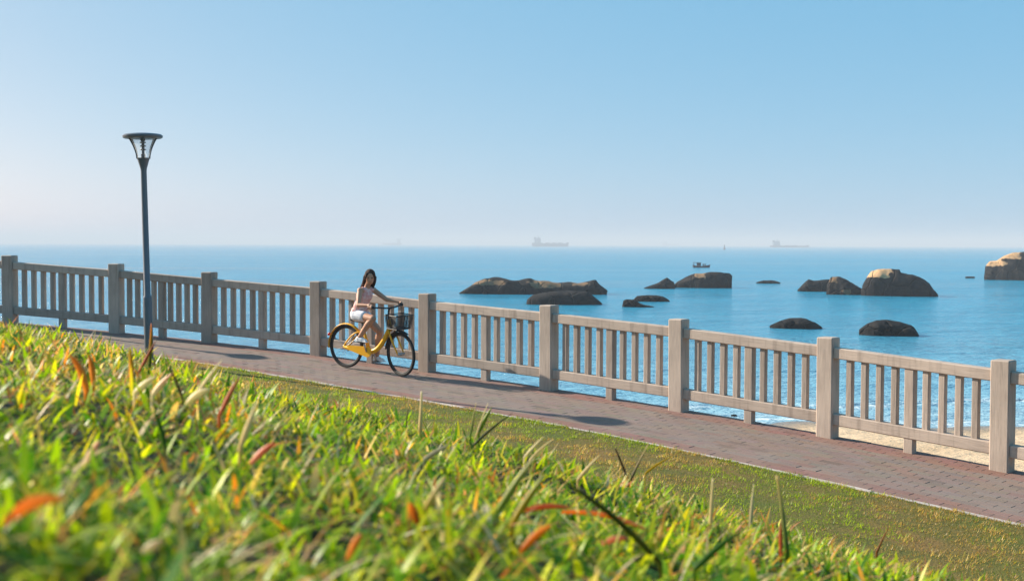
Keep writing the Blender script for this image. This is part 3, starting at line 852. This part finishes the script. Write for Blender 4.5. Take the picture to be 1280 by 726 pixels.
for f_ in (footR, footL):
    s_ = MB(); s_.cap(f_+Vector((-0.03, 0, -0.03)), 0.037, f_+Vector((0.05, 0, -0.038)), 0.034); s_.cap(f_+Vector((0.05, 0, -0.04)), 0.033, f_+Vector((0.115, 0, -0.047)), 0.024)
    s_.box(f_+Vector((0.045, 0, -0.066)), (0.215, 0.066, 0.014), None, 0.004)
    link('shoe', remeshed(s_, 'shoe', 0.007, 2), M_SHOE, person)

# ------------------------------------------------------------------ boulders in the sea
def rock(prof, ybase, label, bare=None, deep=0.55, rough=0.085, tan_k=1.0):
    xs = [q[0] for q in prof]; xm = (xs[0]+xs[-1])/2
    c = on_z(xm, ybase, 0.0); s = F/c.y
    Wd = (xs[-1]-xs[0])/s; D0 = Wd*deep/2*(0.8 if Wd > 9 else 1.0)
    zs = [max(0.02, (CAM_Z - (y-305.0)/s*1.0)) for _, y in prof]
    zref = CAM_Z-(ybase-305.0)/s
    hs = [max(0.03, z-zref) for z in zs]
    nu, nv = max(28, min(90, int(len(prof)*7))), 26
    V = []; B = []
    sd0 = random.uniform(0, 100); hmax = max(hs)
    for i in range(nu+1):
        u = i/nu; u2 = u
        xp = xs[0]+(xs[-1]-xs[0])*u2
        h = float(np.interp(xp, xs, hs)); X = (xp-xm)/s
        e = math.sqrt(max(0.0, 1-(2*u-1)**2)); D = D0*(0.25+0.75*e**0.8)*(1+0.25*noise.noise(Vector((u*3, sd0, 0))))
        if i in (0, nu): D *= 0.3; 
        for j in range(nv+1):
            th = math.pi*j/nv
            yy = -D*math.copysign(abs(math.cos(th))**0.75, math.cos(th)); zz = h*max(0.0, math.sin(th))**0.62
            v = Vector((X, yy, zz))
            q = Vector((X*0.55/max(0.3, Wd/7), yy*0.55/max(0.3, Wd/7), zz*0.8/max(0.3, Wd/7)))+Vector((sd0, 0, 0))
            dn = noise.fractal(q, 0.9, 2.1, 5)*rough*Wd*0.45
            rid = -abs(noise.noise(q*1.7+Vector((5, 5, 5))))*rough*Wd*0.22
            f = math.sin(th)
            v += Vector((dn*0.5*f, yy/max(D, .01)*(dn+rid*1.6), dn*0.30*f+rid*0.5*f))
            if j in (0, nv): v.z = -0.5
            V.append(v)
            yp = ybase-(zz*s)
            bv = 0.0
            if bare:  # tan colour inside the listed regions, fading at their edges
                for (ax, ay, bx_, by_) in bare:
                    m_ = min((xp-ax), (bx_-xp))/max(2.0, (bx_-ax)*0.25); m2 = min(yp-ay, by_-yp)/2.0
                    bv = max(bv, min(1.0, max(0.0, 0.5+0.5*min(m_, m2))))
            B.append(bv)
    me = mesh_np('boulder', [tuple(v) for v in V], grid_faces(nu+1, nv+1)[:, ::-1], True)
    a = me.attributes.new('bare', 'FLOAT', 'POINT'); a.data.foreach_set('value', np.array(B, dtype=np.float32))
    o = link('boulder', me, M_ROCK); o.color = (tan_k, 1, 1, 1); o.location = (c.x, c.y+D0*0.8, 0)
    o.rotation_euler.z = -math.atan2(c.x, c.y)
    tag(o, label, 'boulder', 'boulders standing in the shallow sea')
    return o
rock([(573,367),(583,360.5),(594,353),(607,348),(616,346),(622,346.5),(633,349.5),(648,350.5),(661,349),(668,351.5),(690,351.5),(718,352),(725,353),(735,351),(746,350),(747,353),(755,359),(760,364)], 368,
     'longest low dark boulder ridge with flat top, beyond the railing', [(585,350,632,357),(664,351,704,359),(718,352,738,356)], 0.3, tan_k=0.38)
rock([(658,380),(659,375),(666,369.5),(680,366.5),(694,364.5),(712,364),(735,364.5),(742,369),(750,376),(754,380)], 381, 'smooth dark domed boulder in front of the longest rock ridge', None, 0.45, 0.03)
rock([(806,360.5),(816,356.5),(824,353.5),(830,349.5),(834.5,347),(838,349.5),(843,352.5),(845,359)], 361, 'small pointed boulder touching the left end of a large dark rock', None, 0.6)
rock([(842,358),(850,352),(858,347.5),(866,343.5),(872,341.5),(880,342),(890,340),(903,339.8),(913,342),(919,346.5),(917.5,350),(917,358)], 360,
     'large dark humped boulder directly below the small fishing boat', [(871,341,884,347)], 0.5, tan_k=0.5)
rock([(793,374.5),(797,370.5),(806,369.5),(820,369),(830,370.5),(838,376)], 377, 'flat low dark boulder behind a small blocky rock', None, 0.5)
rock([(778.5,382),(780,376),(783,374.5),(796,375),(799,378.5),(805,381),(818,383.5)], 384, 'small blocky brown boulder with a tapering tail', None, 0.5)
rock([(947,353.2),(955,350.8),(965,350.3),(977,353.5)], 354.3, 'tiny flat boulder barely above water between two larger rocks', None, 0.6)
rock([(1000,363),(1008,354),(1013,349.5),(1020,351),(1030,350),(1039,349),(1044,356),(1046,362)], 364.5, 'low dark boulder leaning against a pointed striped rock', None, 0.6)
rock([(1036,366),(1038,355.5),(1041,347),(1052,345.8),(1060,349.5),(1072,356),(1080,361),(1084,367)], 368.5, 'dark sloping pointed boulder beside the tan-capped one', [(1040,347,1049,353),(1054,362,1066,367)], 0.55, tan_k=0.3)
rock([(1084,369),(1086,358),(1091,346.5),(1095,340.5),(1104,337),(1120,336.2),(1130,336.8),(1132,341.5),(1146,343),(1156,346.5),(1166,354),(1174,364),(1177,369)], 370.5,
     'big rounded dark boulder with tan cap', [(1089,335,1121,347.5)], 0.55)
rock([(966,408.5),(978,402.5),(990,399),(1004,398),(1012,399),(1022,403.5),(1031,409)], 411, 'low brown boulder just above the railing, nearest the tall post', None, 0.6)
rock([(1080,414),(1090,406),(1100,402),(1113,401),(1130,403),(1145,407.5),(1153,418)], 420, 'nearest oval brown boulder above the last railing bay', None, 0.6)
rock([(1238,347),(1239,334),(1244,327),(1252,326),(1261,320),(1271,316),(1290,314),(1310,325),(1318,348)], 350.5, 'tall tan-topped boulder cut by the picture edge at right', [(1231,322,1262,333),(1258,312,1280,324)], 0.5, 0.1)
rock([(1208,347.3),(1212,345.5),(1219,347.2)], 347.8, 'tiny dark rock beside the tall tan-topped boulder', None, 0.6)
rock([(914,519.5),(916,518),(920,518),(922,519.5)], 520, 'small dark stone in the shallows seen under the railing', None, 0.7)

# ------------------------------------------------------------------ ships, boat and buoy
def extrude_side(mb, pts, w0, w1):
    """side outline (x, z) given thickness; narrower towards the bow"""
    n_ = len(pts); xmax = max(q[0] for q in pts); xmin = min(q[0] for q in pts)
    def wd(x): 
        u = (x-xmin)/(xmax-xmin); return w0*(1 if u < 0.75 else 1-(u-0.75)/0.25*0.85)
    vs = [(x, -wd(x)/2, z) for x, z in pts]+[(x, wd(x)/2, z) for x, z in pts]
    mb.add(vs, [tuple(range(n_)), tuple(reversed(range(n_, 2*n_)))]+[(i, n_+i, n_+(i+1) % n_, (i+1) % n_) for i in range(n_)])
def ship(xpx, dist, length, label, hull_h, tower, flip=False, masts=3):
    c = on_z(xpx, 330, 0); k = dist/c.y
    o = empty('cargo_ship', (c.x*k, dist, 0), (0, 0, math.pi if flip else 0)); tag(o, label, 'ship', 'ships on the horizon')
    L = length; h = hull_h
    mb = MB(); sgn = []
    st_ = [(-L/2, h*0.5), (-L/2+L*0.015, -2), (L/2-L*0.03, -2), (L/2, h*1.35), (L/2-L*0.06, h*1.3), (L/2-L*0.1, h), (-L/2+L*0.3, h), (-L/2+L*0.28, h*1.15), (-L/2, h*1.15)]
    extrude_side(mb, st_, L*0.16, 0); mb.build('hull', M_HULL, o)
    tw = MB(); tw.box((-L/2+L*0.15, 0, h*1.15+tower*0.3), (L*0.17, L*0.13, tower*0.6)); tw.box((-L/2+L*0.17, 0, h*1.15+tower*0.72), (L*0.11, L*0.13, tower*0.25)); t_ = tw.build('superstructure', M_SHIPW, o)
    MB().box((-L/2+L*0.08, 0, h*1.15+tower*0.78), (L*0.05, L*0.04, tower*0.35)).build('funnel', M_HULL, t_)
    MB().tube([(-L/2+L*0.17, 0, h+tower*0.8), (-L/2+L*0.17, 0, h+tower*1.3)], L*0.006, 6).build('mast', M_HULL, o)
    for j in range(masts):
        x = -L/2+L*(0.42+0.17*j)
        MB().box((x, 0, h*1.1), (L*0.11, L*0.11, h*0.25)).build('hatch', M_HULL, o)
        MB().tube([(x+L*0.08, 0, h), (x+L*0.08, 0, h+tower*(0.5 if masts > 3 else 0.25))], L*0.006, 6).build('mast', M_HULL, o)
    return o
ship(688, 3000, 92, 'hazy cargo ship on the horizon above the domed boulder', 8, 15)
ship(987, 3000, 97, 'hazy low tanker on the horizon towards the right', 4.2, 13, masts=2)
ship(490, 5000, 80, 'faintest hazy ship on the horizon above the cyclist', 7, 21, flip=True, masts=1)
ship(838, 6800, 88, 'very faint ship shape on the horizon between the two cargo ships', 8, 19)
c = on_z(877, 334.5, 0); k = F/c.y
boat = empty('fishing_boat', (c.x, c.y, 0)); tag(boat, 'small dark fishing boat with cabin above the humped boulder', 'boat'); BL = 22/k
hb_ = MB(); extrude_side(hb_, [(-BL/2, 0.75), (-BL/2+0.15, -0.2), (BL/2-0.35, -0.2), (BL/2, 0.85), (BL/2-0.4, 0.7), (0.3, 0.42), (-BL/2+0.8, 0.5)], 1.5, 0); hb_.build('hull', M_BOAT, boat)
MB().box((-0.75, 0, 0.85), (1.0, 0.95, 0.8), None, 0.05).build('cabin', M_BOAT, boat)
MB().box((-1.2, 0, 1.33), (2.1, 1.15, 0.09)).build('canopy', M_BOAT, boat)
MB().tube([(-1.9, 0, 0.4), (-2.1, 0, 1.35)], 0.06, 6).build('mast', M_BOAT, boat)
for x in (0.4, 0.9): MB().cap((x, 0, 0.45), 0.16, (x+0.05, 0, 0.95), 0.13).build('deck_gear', M_BOAT, boat)
c = on_z(905.5, 312, 0)
buoy = empty('channel_buoy', (c.x, c.y, 0)); tag(buoy, 'slim dark channel buoy standing near the horizon', 'buoy')
MB().lathe([(1.2, -0.5), (1.6, 0.2), (1.6, 1.0), (1.1, 1.5), (0.5, 3.6), (0.45, 4.6)], 14).build('float', M_BUOY, buoy, True)
MB().lathe([(0.1, 4.6), (0.7, 5.0), (0.05, 6.4)], 10).build('topmark', M_BUOY, buoy)

# ------------------------------------------------------------------ grass
def blades(P, L, Wd, az, lean, curl, cols, tipc=None, nseg=3):
    """arrays of blades; a blade is a bent tapering strip"""
    N = len(P); k = nseg
    dirx = np.cos(az); diry = np.sin(az)
    sx_ = -diry; sy_ = dirx
    V = np.empty((N, 2*k+1, 3), np.float32); CO = np.empty((N, 2*k+1, 3), np.float32)
    for j in range(k+1):
        t = j/k
        a = lean+curl*t
        h = L*(t*np.cos(lean+curl*t*0.5)); f = L*(t*np.sin(lean+curl*t*0.5))
        w = Wd*0.5*(1-t**2.2)*(0.75+0.5*min(1, t*3)*1)
        cx_ = P[:, 0]+dirx*f; cy_ = P[:, 1]+diry*f; cz = P[:, 2]+h-0.004
        sh = cols if tipc is None else cols*(1-t**1.5)+tipc*t**1.5
        if j == k:
            V[:, 2*k] = np.stack([cx_, cy_, cz], -1); CO[:, 2*k] = sh
        else:
            V[:, 2*j] = np.stack([cx_-sx_*w, cy_-sy_*w, cz], -1); V[:, 2*j+1] = np.stack([cx_+sx_*w, cy_+sy_*w, cz], -1)
            CO[:, 2*j] = sh; CO[:, 2*j+1] = sh
    tri = []
    for j in range(k-1): tri += [(2*j, 2*j+1, 2*j+3), (2*j, 2*j+3, 2*j+2)]
    tri.append((2*k-2, 2*k-1, 2*k))
    Fc = (np.arange(N)[:, None, None]*(2*k+1)+np.array(tri)[None]).reshape(-1, 3)
    return V.reshape(-1, 3), Fc, CO.reshape(-1, 3)
def vnoise(X, Y, sc, seed):
    return np.array([noise.noise(Vector((x*sc, y*sc, seed))) for x, y in zip(X, Y)])
GREEN = np.array([(0.19, 0.38, 0.008), (0.29, 0.45, 0.010), (0.43, 0.52, 0.014), (0.055, 0.19, 0.010), (0.54, 0.53, 0.03)])
DRY = np.array([(0.55, 0.42, 0.16), (0.62, 0.52, 0.30), (0.52, 0.28, 0.045), (0.66, 0.23, 0.03), (0.72, 0.64, 0.46), (0.62, 0.28, 0.17)])
def emit_grass(name, X, Y, Ls, Ws, dryp, label, nseg, lean=(0.1, 1.25), shade=None, curl=1.2):
    Z = z_lawn(X, Y); N = len(X)
    az = rng.uniform(0, 2*math.pi, N)
    cols = GREEN[rng.choice(5, N, p=[.30, .26, .18, .18, .08])].copy()
    dm = rng.uniform(0, 1, N) < dryp
    cols[dm] = DRY[rng.choice(6, dm.sum(), p=[.3, .2, .2, .1, .12, .08])]
    cols *= rng.uniform(0.7, 1.25, (N, 1))
    if shade is not None: cols *= shade[:, None]
    tip = cols*np.array([1.35, 1.1, 0.9])
    yt = rng.uniform(0, 1, N) < 0.10; tip[yt] = (0.45, 0.36, 0.10)
    V, Fc, CO = blades(np.stack([X, Y, Z], -1), Ls, Ws, az, rng.uniform(lean[0], lean[1], N), rng.uniform(0.1, curl, N), cols, tip, nseg)
    me = mesh_np(name, V, Fc, True); set_col(me, 'tone', np.clip(CO, 0, 1))
    o = link(name, me, M_GRASS); tag(o, label, kind='stuff'); return o
def wedge(n, y0, y1, u0, u1, power=1.0):
    q = rng.uniform(0, 1, n); Y = np.sqrt(y0*y0+(y1*y1-y0*y0)*q**power); U = rng.uniform(u0, u1, n); return U*Y, Y
# the mound, close to the lens
def clump(X, Y, sc, seed, keep):
    c = vnoise(X, Y, sc, seed)+0.5*vnoise(X, Y, sc*2.7, seed+5)
    m = rng.uniform(0, 1, len(X)) < np.clip(keep+1.3*c, 0.12, 1.0)
    return X[m], Y[m]
X, Y = wedge(150000, 0.4, 3.6, -0.62, 0.62, 1.15); X, Y = clump(X, Y, 8.0, 21.0, 0.52)
dn = vnoise(X, Y, 1.7, 4.0); dk = vnoise(X, Y, 14.0, 40.0); N = len(X)
Ls = np.clip(rng.gamma(4.5, 0.0075, N)*(1+0.3*dn), 0.012, 0.075)
cl = on_lawn(165, 478); dry_c = np.exp(-(((X-cl.x)/(0.075*cl.y))**2+((Y-cl.y)/(0.22*cl.y))**2))
emit_grass('mound_grass', X, Y, Ls, np.clip(rng.gamma(5, 0.00075, N), 0.0015, 0.0075), 0.13+0.20*(dn > 0.12)+0.6*dry_c, 'bright green tangled grass on the near mound', 4, (0.25, 1.6), np.clip(1.0+1.5*dk, 0.32, 1.5), 1.7)
X, Y = wedge(7000, 0.45, 3.6, -0.62, 0.62, 1.1); N = len(X)
emit_grass('broad_grass', X, Y, rng.uniform(0.035, 0.075, N), rng.uniform(0.006, 0.011, N), 0.10, 'broader drooping lime blades scattered through the mound grass', 4, (0.2, 1.3), None, 2.0)
# dead straws lying about in it
X, Y = wedge(3800, 0.5, 5.0, -0.6, 0.6, 1.1)
emit_grass('straw', X, Y, rng.uniform(0.05, 0.10, len(X)), rng.uniform(0.002, 0.005, len(X)), 0.93, 'pale dead straws lying through the mound grass', 4, (0.5, 1.5))
X, Y = wedge(95000, 3.3, 8.5, -0.62, 0.62, 1.0); X, Y = clump(X, Y, 4.0, 31.0, 0.8)
dn = vnoise(X, Y, 0.9, 9.0)
emit_grass('slope_grass', X, Y, np.clip(rng.gamma(5, 0.008, len(X)), 0.015, 0.08), rng.uniform(0.003, 0.008, len(X)), np.clip(0.14+0.5*dn+0.25*np.clip((-X-0.5)/1.5, 0, 1)+0.6*np.exp(-(((X-cl.x)/(0.075*cl.y))**2+((Y-cl.y)/(0.22*cl.y))**2)), 0.05, 0.85), 'yellow green grass on the far slope of the mound', 2, (0.05, 1.4), None, 1.6)
# the same grass to either side of the view and behind it
n = 330000; X = rng.uniform(-8, 5, n); Y = rng.uniform(-2.0, 11.5, n)
keep = rng.uniform(0, 1, n) < np.where((X > -3.2) & (X < 2.8) & (Y < 6), 1.0, 0.55)
keep &= ~((np.abs(X) < 0.6*Y) & (Y < 8.4) & (Y > 0.42)) & (np.hypot(X, Y) > 0.4)
X, Y = X[keep], Y[keep]; tq, dq = to_path(X, Y); keep = dq > PATH_W+3.4; X, Y = X[keep], Y[keep]; N = len(X)
emit_grass('side_grass', X, Y, rng.uniform(0.03, 0.065, N), rng.uniform(0.006, 0.011, N), 0.12, 'green grass on the flanks of the mound', 2, (0.2, 1.4))
# turf strip along the kerb
n = 270000
t = rng.uniform(L_EXT-2, T_ALL-L_EXT+1, n); d = PATH_W+0.075+4.4*rng.uniform(0, 1, n)**1.35
p, g, nn_ = line_at(t); X = p[:, 0]+nn_[:, 0]*d; Y = p[:, 1]+nn_[:, 1]*d
dn = vnoise(X, Y, 0.6, 2.0)+0.6*vnoise(X, Y, 1.9, 6.0)+0.4*vnoise(X, Y, 6.0, 8.0)
tuft = vnoise(X, Y, 3.3, 14.0)+0.6*vnoise(X, Y, 9.0, 17.0)
prob = np.clip(0.26+1.9*dn+0.32*np.clip((d-PATH_W-0.5)/1.2, 0, 1)-0.25*np.clip(1-(d-PATH_W)/0.6, 0, 1)+0.22*np.clip((X-1.0)/2.5, 0, 1), 0.04, 0.93)
Zt = z_lawn(X, Y); az = rng.uniform(0, 2*math.pi, n)
cols = np.array([(0.21, 0.31, 0.014), (0.29, 0.37, 0.016), (0.13, 0.21, 0.012)])[rng.choice(3, n)]
dm = rng.uniform(0, 1, n) < prob
cols[dm] = np.array([(0.40, 0.26, 0.085), (0.44, 0.33, 0.13), (0.33, 0.19, 0.06), (0.28, 0.24, 0.04)])[rng.choice(4, dm.sum())]
cols = cols*rng.uniform(0.7, 1.3, (n, 1))*np.clip(1.12+0.75*tuft, 0.45, 1.6)[:, None]
V, Fc, CO = blades(np.stack([X, Y, Zt], -1), rng.uniform(0.014, 0.042, n)*np.clip(1+1.1*tuft, 0.5, 2.2), rng.uniform(0.006, 0.013, n), az, rng.uniform(0.2, 1.2, n), rng.uniform(0, 0.8, n), cols, None, 1)
me = mesh_np('turf_grass', V, Fc, True); set_col(me, 'tone', CO)
tag(link('turf_grass', me, M_GRASS), 'short patchy green and brown turf beside the kerb', kind='stuff')

n = 26000; t = rng.uniform(L_EXT-2, T_ALL-L_EXT+1, n); d = PATH_W+rng.uniform(0.03, 0.16, n)
p, g, nn_ = line_at(t); X = p[:, 0]+nn_[:, 0]*d; Y = p[:, 1]+nn_[:, 1]*d
keep = rng.uniform(0, 1, n) < np.clip(0.12+1.6*(vnoise(X, Y, 1.6, 51.0)+0.5*vnoise(X, Y, 5.0, 53.0)), 0.02, 0.9)
X, Y, t, d = X[keep], Y[keep], t[keep], d[keep]; N = len(X)
cols = np.array([(0.20, 0.29, 0.014), (0.27, 0.33, 0.016), (0.13, 0.20, 0.012), (0.40, 0.28, 0.09)])[rng.choice(4, N)]*rng.uniform(0.6, 1.2, (N, 1))
V, Fc, CO = blades(np.stack([X, Y, zpath(t)+0.02], -1), rng.uniform(0.025, 0.07, N), rng.uniform(0.005, 0.010, N), rng.uniform(0, 2*math.pi, N), rng.uniform(0.2, 1.3, N), rng.uniform(0, 1.0, N), cols, None, 2)
me = mesh_np('verge_tufts', V, Fc, True); set_col(me, 'tone', CO)
tag(link('verge_tufts', me, M_GRASS), 'uneven grass tufts spilling over the kerb', kind='stuff')

# single blades and dry leaves that stand out
def single(name, px0, px1, width, c0, c1, label, bow=0.15, cat='grass blade', shape='blade', dep=0.0, lift=0.0):
    """one blade from its foot (pixel on the lawn) to its tip, at the foot's own distance"""
    width *= 1.1 if shape == 'stem' else 0.55
    g0 = on_lawn(*px0); yy = px0[1]
    while g0.y > 4.0 and yy < 720: yy += 4; g0 = on_lawn(px0[0], yy)      # rooted on the mound, not on the strip behind it
    cover = 0.035*F/g0.y
    foot = on_lawn(px0[0], min(max(yy, px0[1]+cover), 760)) if shape != 'leaf' else None
    Yb = foot.y if foot else max(0.45, g0.y-0.10*g0.y)
    b = at(px0[0], px0[1], Yb)
    e = at(px1[0], px1[1], max(0.4, b.y+dep))
    ax = e-b; Ln = ax.length; side = ax.cross(Vector((0.25, 1, 0.15))).normalized(); nor = side.cross(ax).normalized()
    k = 10; V = []; CO = []; Fc = []
    for j in range(k+1):
        t = j/k
        c = b+ax*t+UP*(bow*Ln*math.sin(math.pi*t))*0.6+nor*(bow*Ln*0.5*math.sin(math.pi*t))
        if shape == 'leaf': w = width*0.5*max(0.0, math.sin(math.pi*min(1, 0.06+0.94*t)))**0.7+0.0004
        elif shape == 'stem': w = width*0.5*(1-0.6*t)
        else: w = width*0.5*(1-t**2.4)*(0.7+0.3*min(1, t*4))+0.0003
        for s, lf in ((-1, 1), (0, 0), (1, 1)):
            V.append(tuple(c+side*w*s+nor*(0.28*w*lf))); f = t**1.2
            CO.append([c0[i]*(1-f)+c1[i]*f for i in range(3)])
    if foot:                                             # down to the root on the lawn
        for s, lf in ((-1, 1), (0, 0), (1, 1)):
            V.insert(0 if s == -1 else s+1, tuple(foot+side*width*0.3*s)); CO.insert(0, list(c0))
        k += 1
    for j in range(k):
        for q in range(2): Fc.append((j*3+q, j*3+q+1, j*3+q+4, j*3+q+3))
    V = np.array(V, np.float32); org = np.array(tuple(b), np.float32)
    me = mesh_np(name, V-org, Fc, True); set_col(me, 'tone', np.array(CO))
    o = link(name, me, M_GRASS); o.location = tuple(b)
    sol = o.modifiers.new('t', 'SOLIDIFY'); sol.thickness = 0.0005
    tag(o, label, cat, 'blades and leaves standing out of the grass'); return o
OR = (0.88, 0.38, 0.05); RED = (0.62, 0.17, 0.06); PINK = (0.80, 0.42, 0.31); STRAW = (0.68, 0.56, 0.32); PALE = (0.80, 0.73, 0.58); GRN = (0.09, 0.19, 0.02); DK = (0.035, 0.06, 0.02); LIME = (0.25, 0.33, 0.03); YEL = (0.50, 0.38, 0.02)
S = single
S('grass_blade', (186, 462), (189, 404), 0.020, GRN, OR, 'tall reddish-tipped blade rising in front of the lamp foot', 0.06)
S('grass_blade', (172, 468), (196, 424), 0.012, RED, (0.2, 0.06, 0.02), 'dark red narrow blade beside the tall blade at the lamp foot', 0.08)
S('grass_blade', (164, 474), (162, 434), 0.018, OR, YEL, 'orange upright blade left of the lamp foot', 0.05)
S('dry_leaf', (108, 488), (86, 442), 0.028, OR, (0.6, 0.28, 0.06), 'bent orange dry blade, leftmost of the orange tuft', 0.12, 'dry leaf')
S('dry_leaf', (116, 476), (110, 441), 0.022, OR, (0.5, 0.22, 0.03), 'short orange curled blade within the orange tuft', 0.1, 'dry leaf')
S('dry_leaf', (168, 492), (196, 470), 0.020, PALE, PALE, 'pale straw blade at the foot of the orange tuft', 0.1, 'dry leaf')
S('dry_leaf', (190, 494), (216, 466), 0.016, PALE, PINK, 'pink straw blade lying right of the lamp foot', 0.1, 'dry leaf')
S('grass_blade', (228, 498), (208, 452), 0.008, (0.10, 0.05, 0.03), (0.14, 0.06, 0.03), 'dark brown thin stalk right of the lamp foot', 0.05)
S('grass_blade', (238, 505), (278, 449), 0.009, STRAW, PALE, 'long thin straw stalk pointing up at the brick path', 0.05)
S('dry_leaf', (232, 506), (262, 486), 0.024, PALE, PALE, 'broad bleached leaf beside the thin straw stalk', 0.1, 'dry leaf', 'leaf')
S('grass_blade', (274, 520), (300, 471), 0.013, RED, (0.45, 0.16, 0.05), 'curved red-brown blade above the pale leaves', 0.16)
S('grass_blade', (300, 560), (322, 500), 0.016, STRAW, PALE, 'broad pale blade leaning right in the left grass', 0.05)
S('grass_blade', (206, 560), (192, 512), 0.014, GRN, (0.06, 0.2, 0.01), 'broad deep green blade in the left foreground', 0.08)
S('dry_leaf', (103, 585), (124, 550), 0.014, PALE, PINK, 'small bleached pink leaf in the left foreground', 0.06, 'dry leaf', 'leaf')
S('dry_leaf', (4, 655), (84, 622), 0.013, OR, (0.60, 0.34, 0.10), 'large blurred orange leaf at the left picture edge', 0.2, 'dry leaf', 'leaf', 0.03)
S('dry_leaf', (178, 690), (208, 675), 0.011, (0.75, 0.72, 0.70), (0.6, 0.42, 0.3), 'white scrap of dry leaf at the bottom left', 0.05, 'dry leaf', 'leaf')
S('dry_leaf', (434, 700), (452, 666), 0.010, OR, (0.65, 0.24, 0.01), 'bright orange curled leaf at the bottom centre', 0.12, 'dry leaf', 'leaf')
S('dry_leaf', (312, 580), (344, 552), 0.015, PINK, RED, 'pink leaf with red tip in the left grass', 0.05, 'dry leaf', 'leaf')
S('dry_leaf', (522, 655), (512, 628), 0.016, (0.5, 0.12, 0.01), OR, 'blurred deep orange leaf left of the pale blades', 0.05, 'dry leaf', 'leaf')
S('dry_leaf', (530, 640), (556, 595), 0.011, YEL, PALE, 'yellow blade with pale tip left of the pale blades', 0.06, 'dry leaf')
S('grass_blade', (525, 534), (527, 489), 0.010, STRAW, PALE, 'upright thin straw stem standing below the bicycle front wheel', 0.03, shape='stem')
S('grass_blade', (508, 528), (511, 499), 0.007, DK, STRAW, 'short dark stem left of the upright straw stem', 0.03)
S('grass_blade', (588, 545), (595, 503), 0.008, GRN, STRAW, 'narrow green stem left of the bright lime blade', 0.04)
S('grass_blade', (594, 548), (610, 504), 0.008, STRAW, PALE, 'straw stem crossing the bright lime blade', 0.03)
S('grass_blade', (598, 540), (615, 508), 0.020, LIME, LIME, 'bright lime upright blade below the railing', 0.03)
S('grass_blade', (592, 556), (641, 516), 0.010, DK, (0.08, 0.10, 0.03), 'dark long blade leaning right over the turf', 0.05)
S('grass_blade', (530, 575), (562, 555), 0.016, (0.40, 0.38, 0.33), (0.5, 0.48, 0.42), 'grey bleached leaf lying in the middle grass', 0.04)
S('grass_blade', (655, 572), (680, 545), 0.010, PALE, PALE, 'pale straw blade at the middle crest', 0.03)
S('grass_blade', (662, 575), (692, 548), 0.009, STRAW, PALE, 'second straw blade at the middle crest, curving right', 0.06)
S('grass_blade', (622, 640), (672, 566), 0.016, LIME, (0.48, 0.45, 0.18), 'broad yellow-green blade leaning right in the centre foreground', 0.04, lift=0.0)
S('grass_blade', (640, 655), (684, 590), 0.015, YEL, LIME, 'broad yellow blade beside the leaning yellow-green blade', 0.05)
S('dry_leaf', (648, 640), (716, 634), 0.013, RED, (0.6, 0.25, 0.12), 'salmon red leaf lying flat in the centre foreground', 0.08, 'dry leaf', 'leaf')
S('dry_leaf', (690, 640), (830, 672), 0.013, OR, (0.66, 0.33, 0.24), 'long pink-tipped leaf lying right of the salmon leaf', 0.10, 'dry leaf', 'leaf')
S('grass_blade', (826, 704), (694, 596), 0.014, (0.12, 0.13, 0.02), (0.05, 0.08, 0.015), 'big dark blurred blade crossing the centre foreground', 0.06, dep=-0.05)
S('dry_leaf', (650, 690), (690, 655), 0.013, (0.66, 0.24, 0.01), OR, 'vivid orange leaf below the salmon leaf', 0.08, 'dry leaf', 'leaf')
S('dry_leaf', (752, 680), (785, 672), 0.014, PINK, (0.6, 0.22, 0.15), 'small pink leaf below the long pink-tipped leaf', 0.08, 'dry leaf', 'leaf')
S('grass_blade', (722, 600), (750, 568), 0.013, STRAW, PALE, 'pale pink blade leaning right beside the crest', 0.03)
S('grass_blade', (786, 602), (769, 560), 0.007, (0.07, 0.045, 0.03), (0.08, 0.05, 0.03), 'dark stalk forming the left arm of a V', 0.02, shape='stem')
S('grass_blade', (787, 602), (811, 554), 0.006, (0.09, 0.07, 0.03), STRAW, 'thin stalk forming the right arm of a V', 0.02, shape='stem')
S('grass_blade', (806, 592), (838, 571), 0.012, YEL, YEL, 'yellow blade pointing right beside the V of stalks', 0.05)
S('grass_blade', (888, 655), (891, 598), 0.007, STRAW, PALE, 'thin straw stalk standing right of the V of stalks', 0.06, shape='stem')
S('grass_blade', (938, 662), (942, 604), 0.014, (0.45, 0.43, 0.30), PALE, 'broad pale blade standing before the brown turf', 0.03)
S('grass_blade', (984, 690), (971, 594), 0.008, GRN, STRAW, 'tall thin green stalk with seed tip before brown turf', 0.08, shape='stem')
S('grass_blade', (976, 690), (976, 652), 0.012, RED, (0.45, 0.12, 0.06), 'red upright blade at the foot of the tall stalk', 0.04)
S('grass_blade', (868, 712), (930, 660), 0.014, GRN, (0.07, 0.2, 0.03), 'wide green blade leaning right at the bottom', 0.05)
S('grass_blade', (1096, 690), (1110, 660), 0.006, (0.3, 0.12, 0.03), (0.45, 0.22, 0.06), 'short brown stalk near the lower right corner', 0.03, shape='stem')

# ------------------------------------------------------------------ haze over the sea
hz = MB().box((0, 0, 18.5), (33000, 33000, 43)).build('haze', None)
tag(hz, 'thin pale sea haze', kind='stuff')
hm = bpy.data.materials.new('haze'); hm.use_nodes = True
for nd in list(hm.node_tree.nodes):
    if nd.type != 'OUTPUT_MATERIAL': hm.node_tree.nodes.remove(nd)
pv = hm.node_tree.nodes.new('ShaderNodeVolumePrincipled')
pv.inputs['Color'].default_value = (0.73, 0.82, 0.92, 1); pv.inputs['Density'].default_value = 0.00050
pv.inputs['Anisotropy'].default_value = 0.0
hm.node_tree.links.new(pv.outputs[0], hm.node_tree.nodes['Material Output'].inputs['Volume'])
hz.data.materials.append(hm)
hz.visible_shadow = True
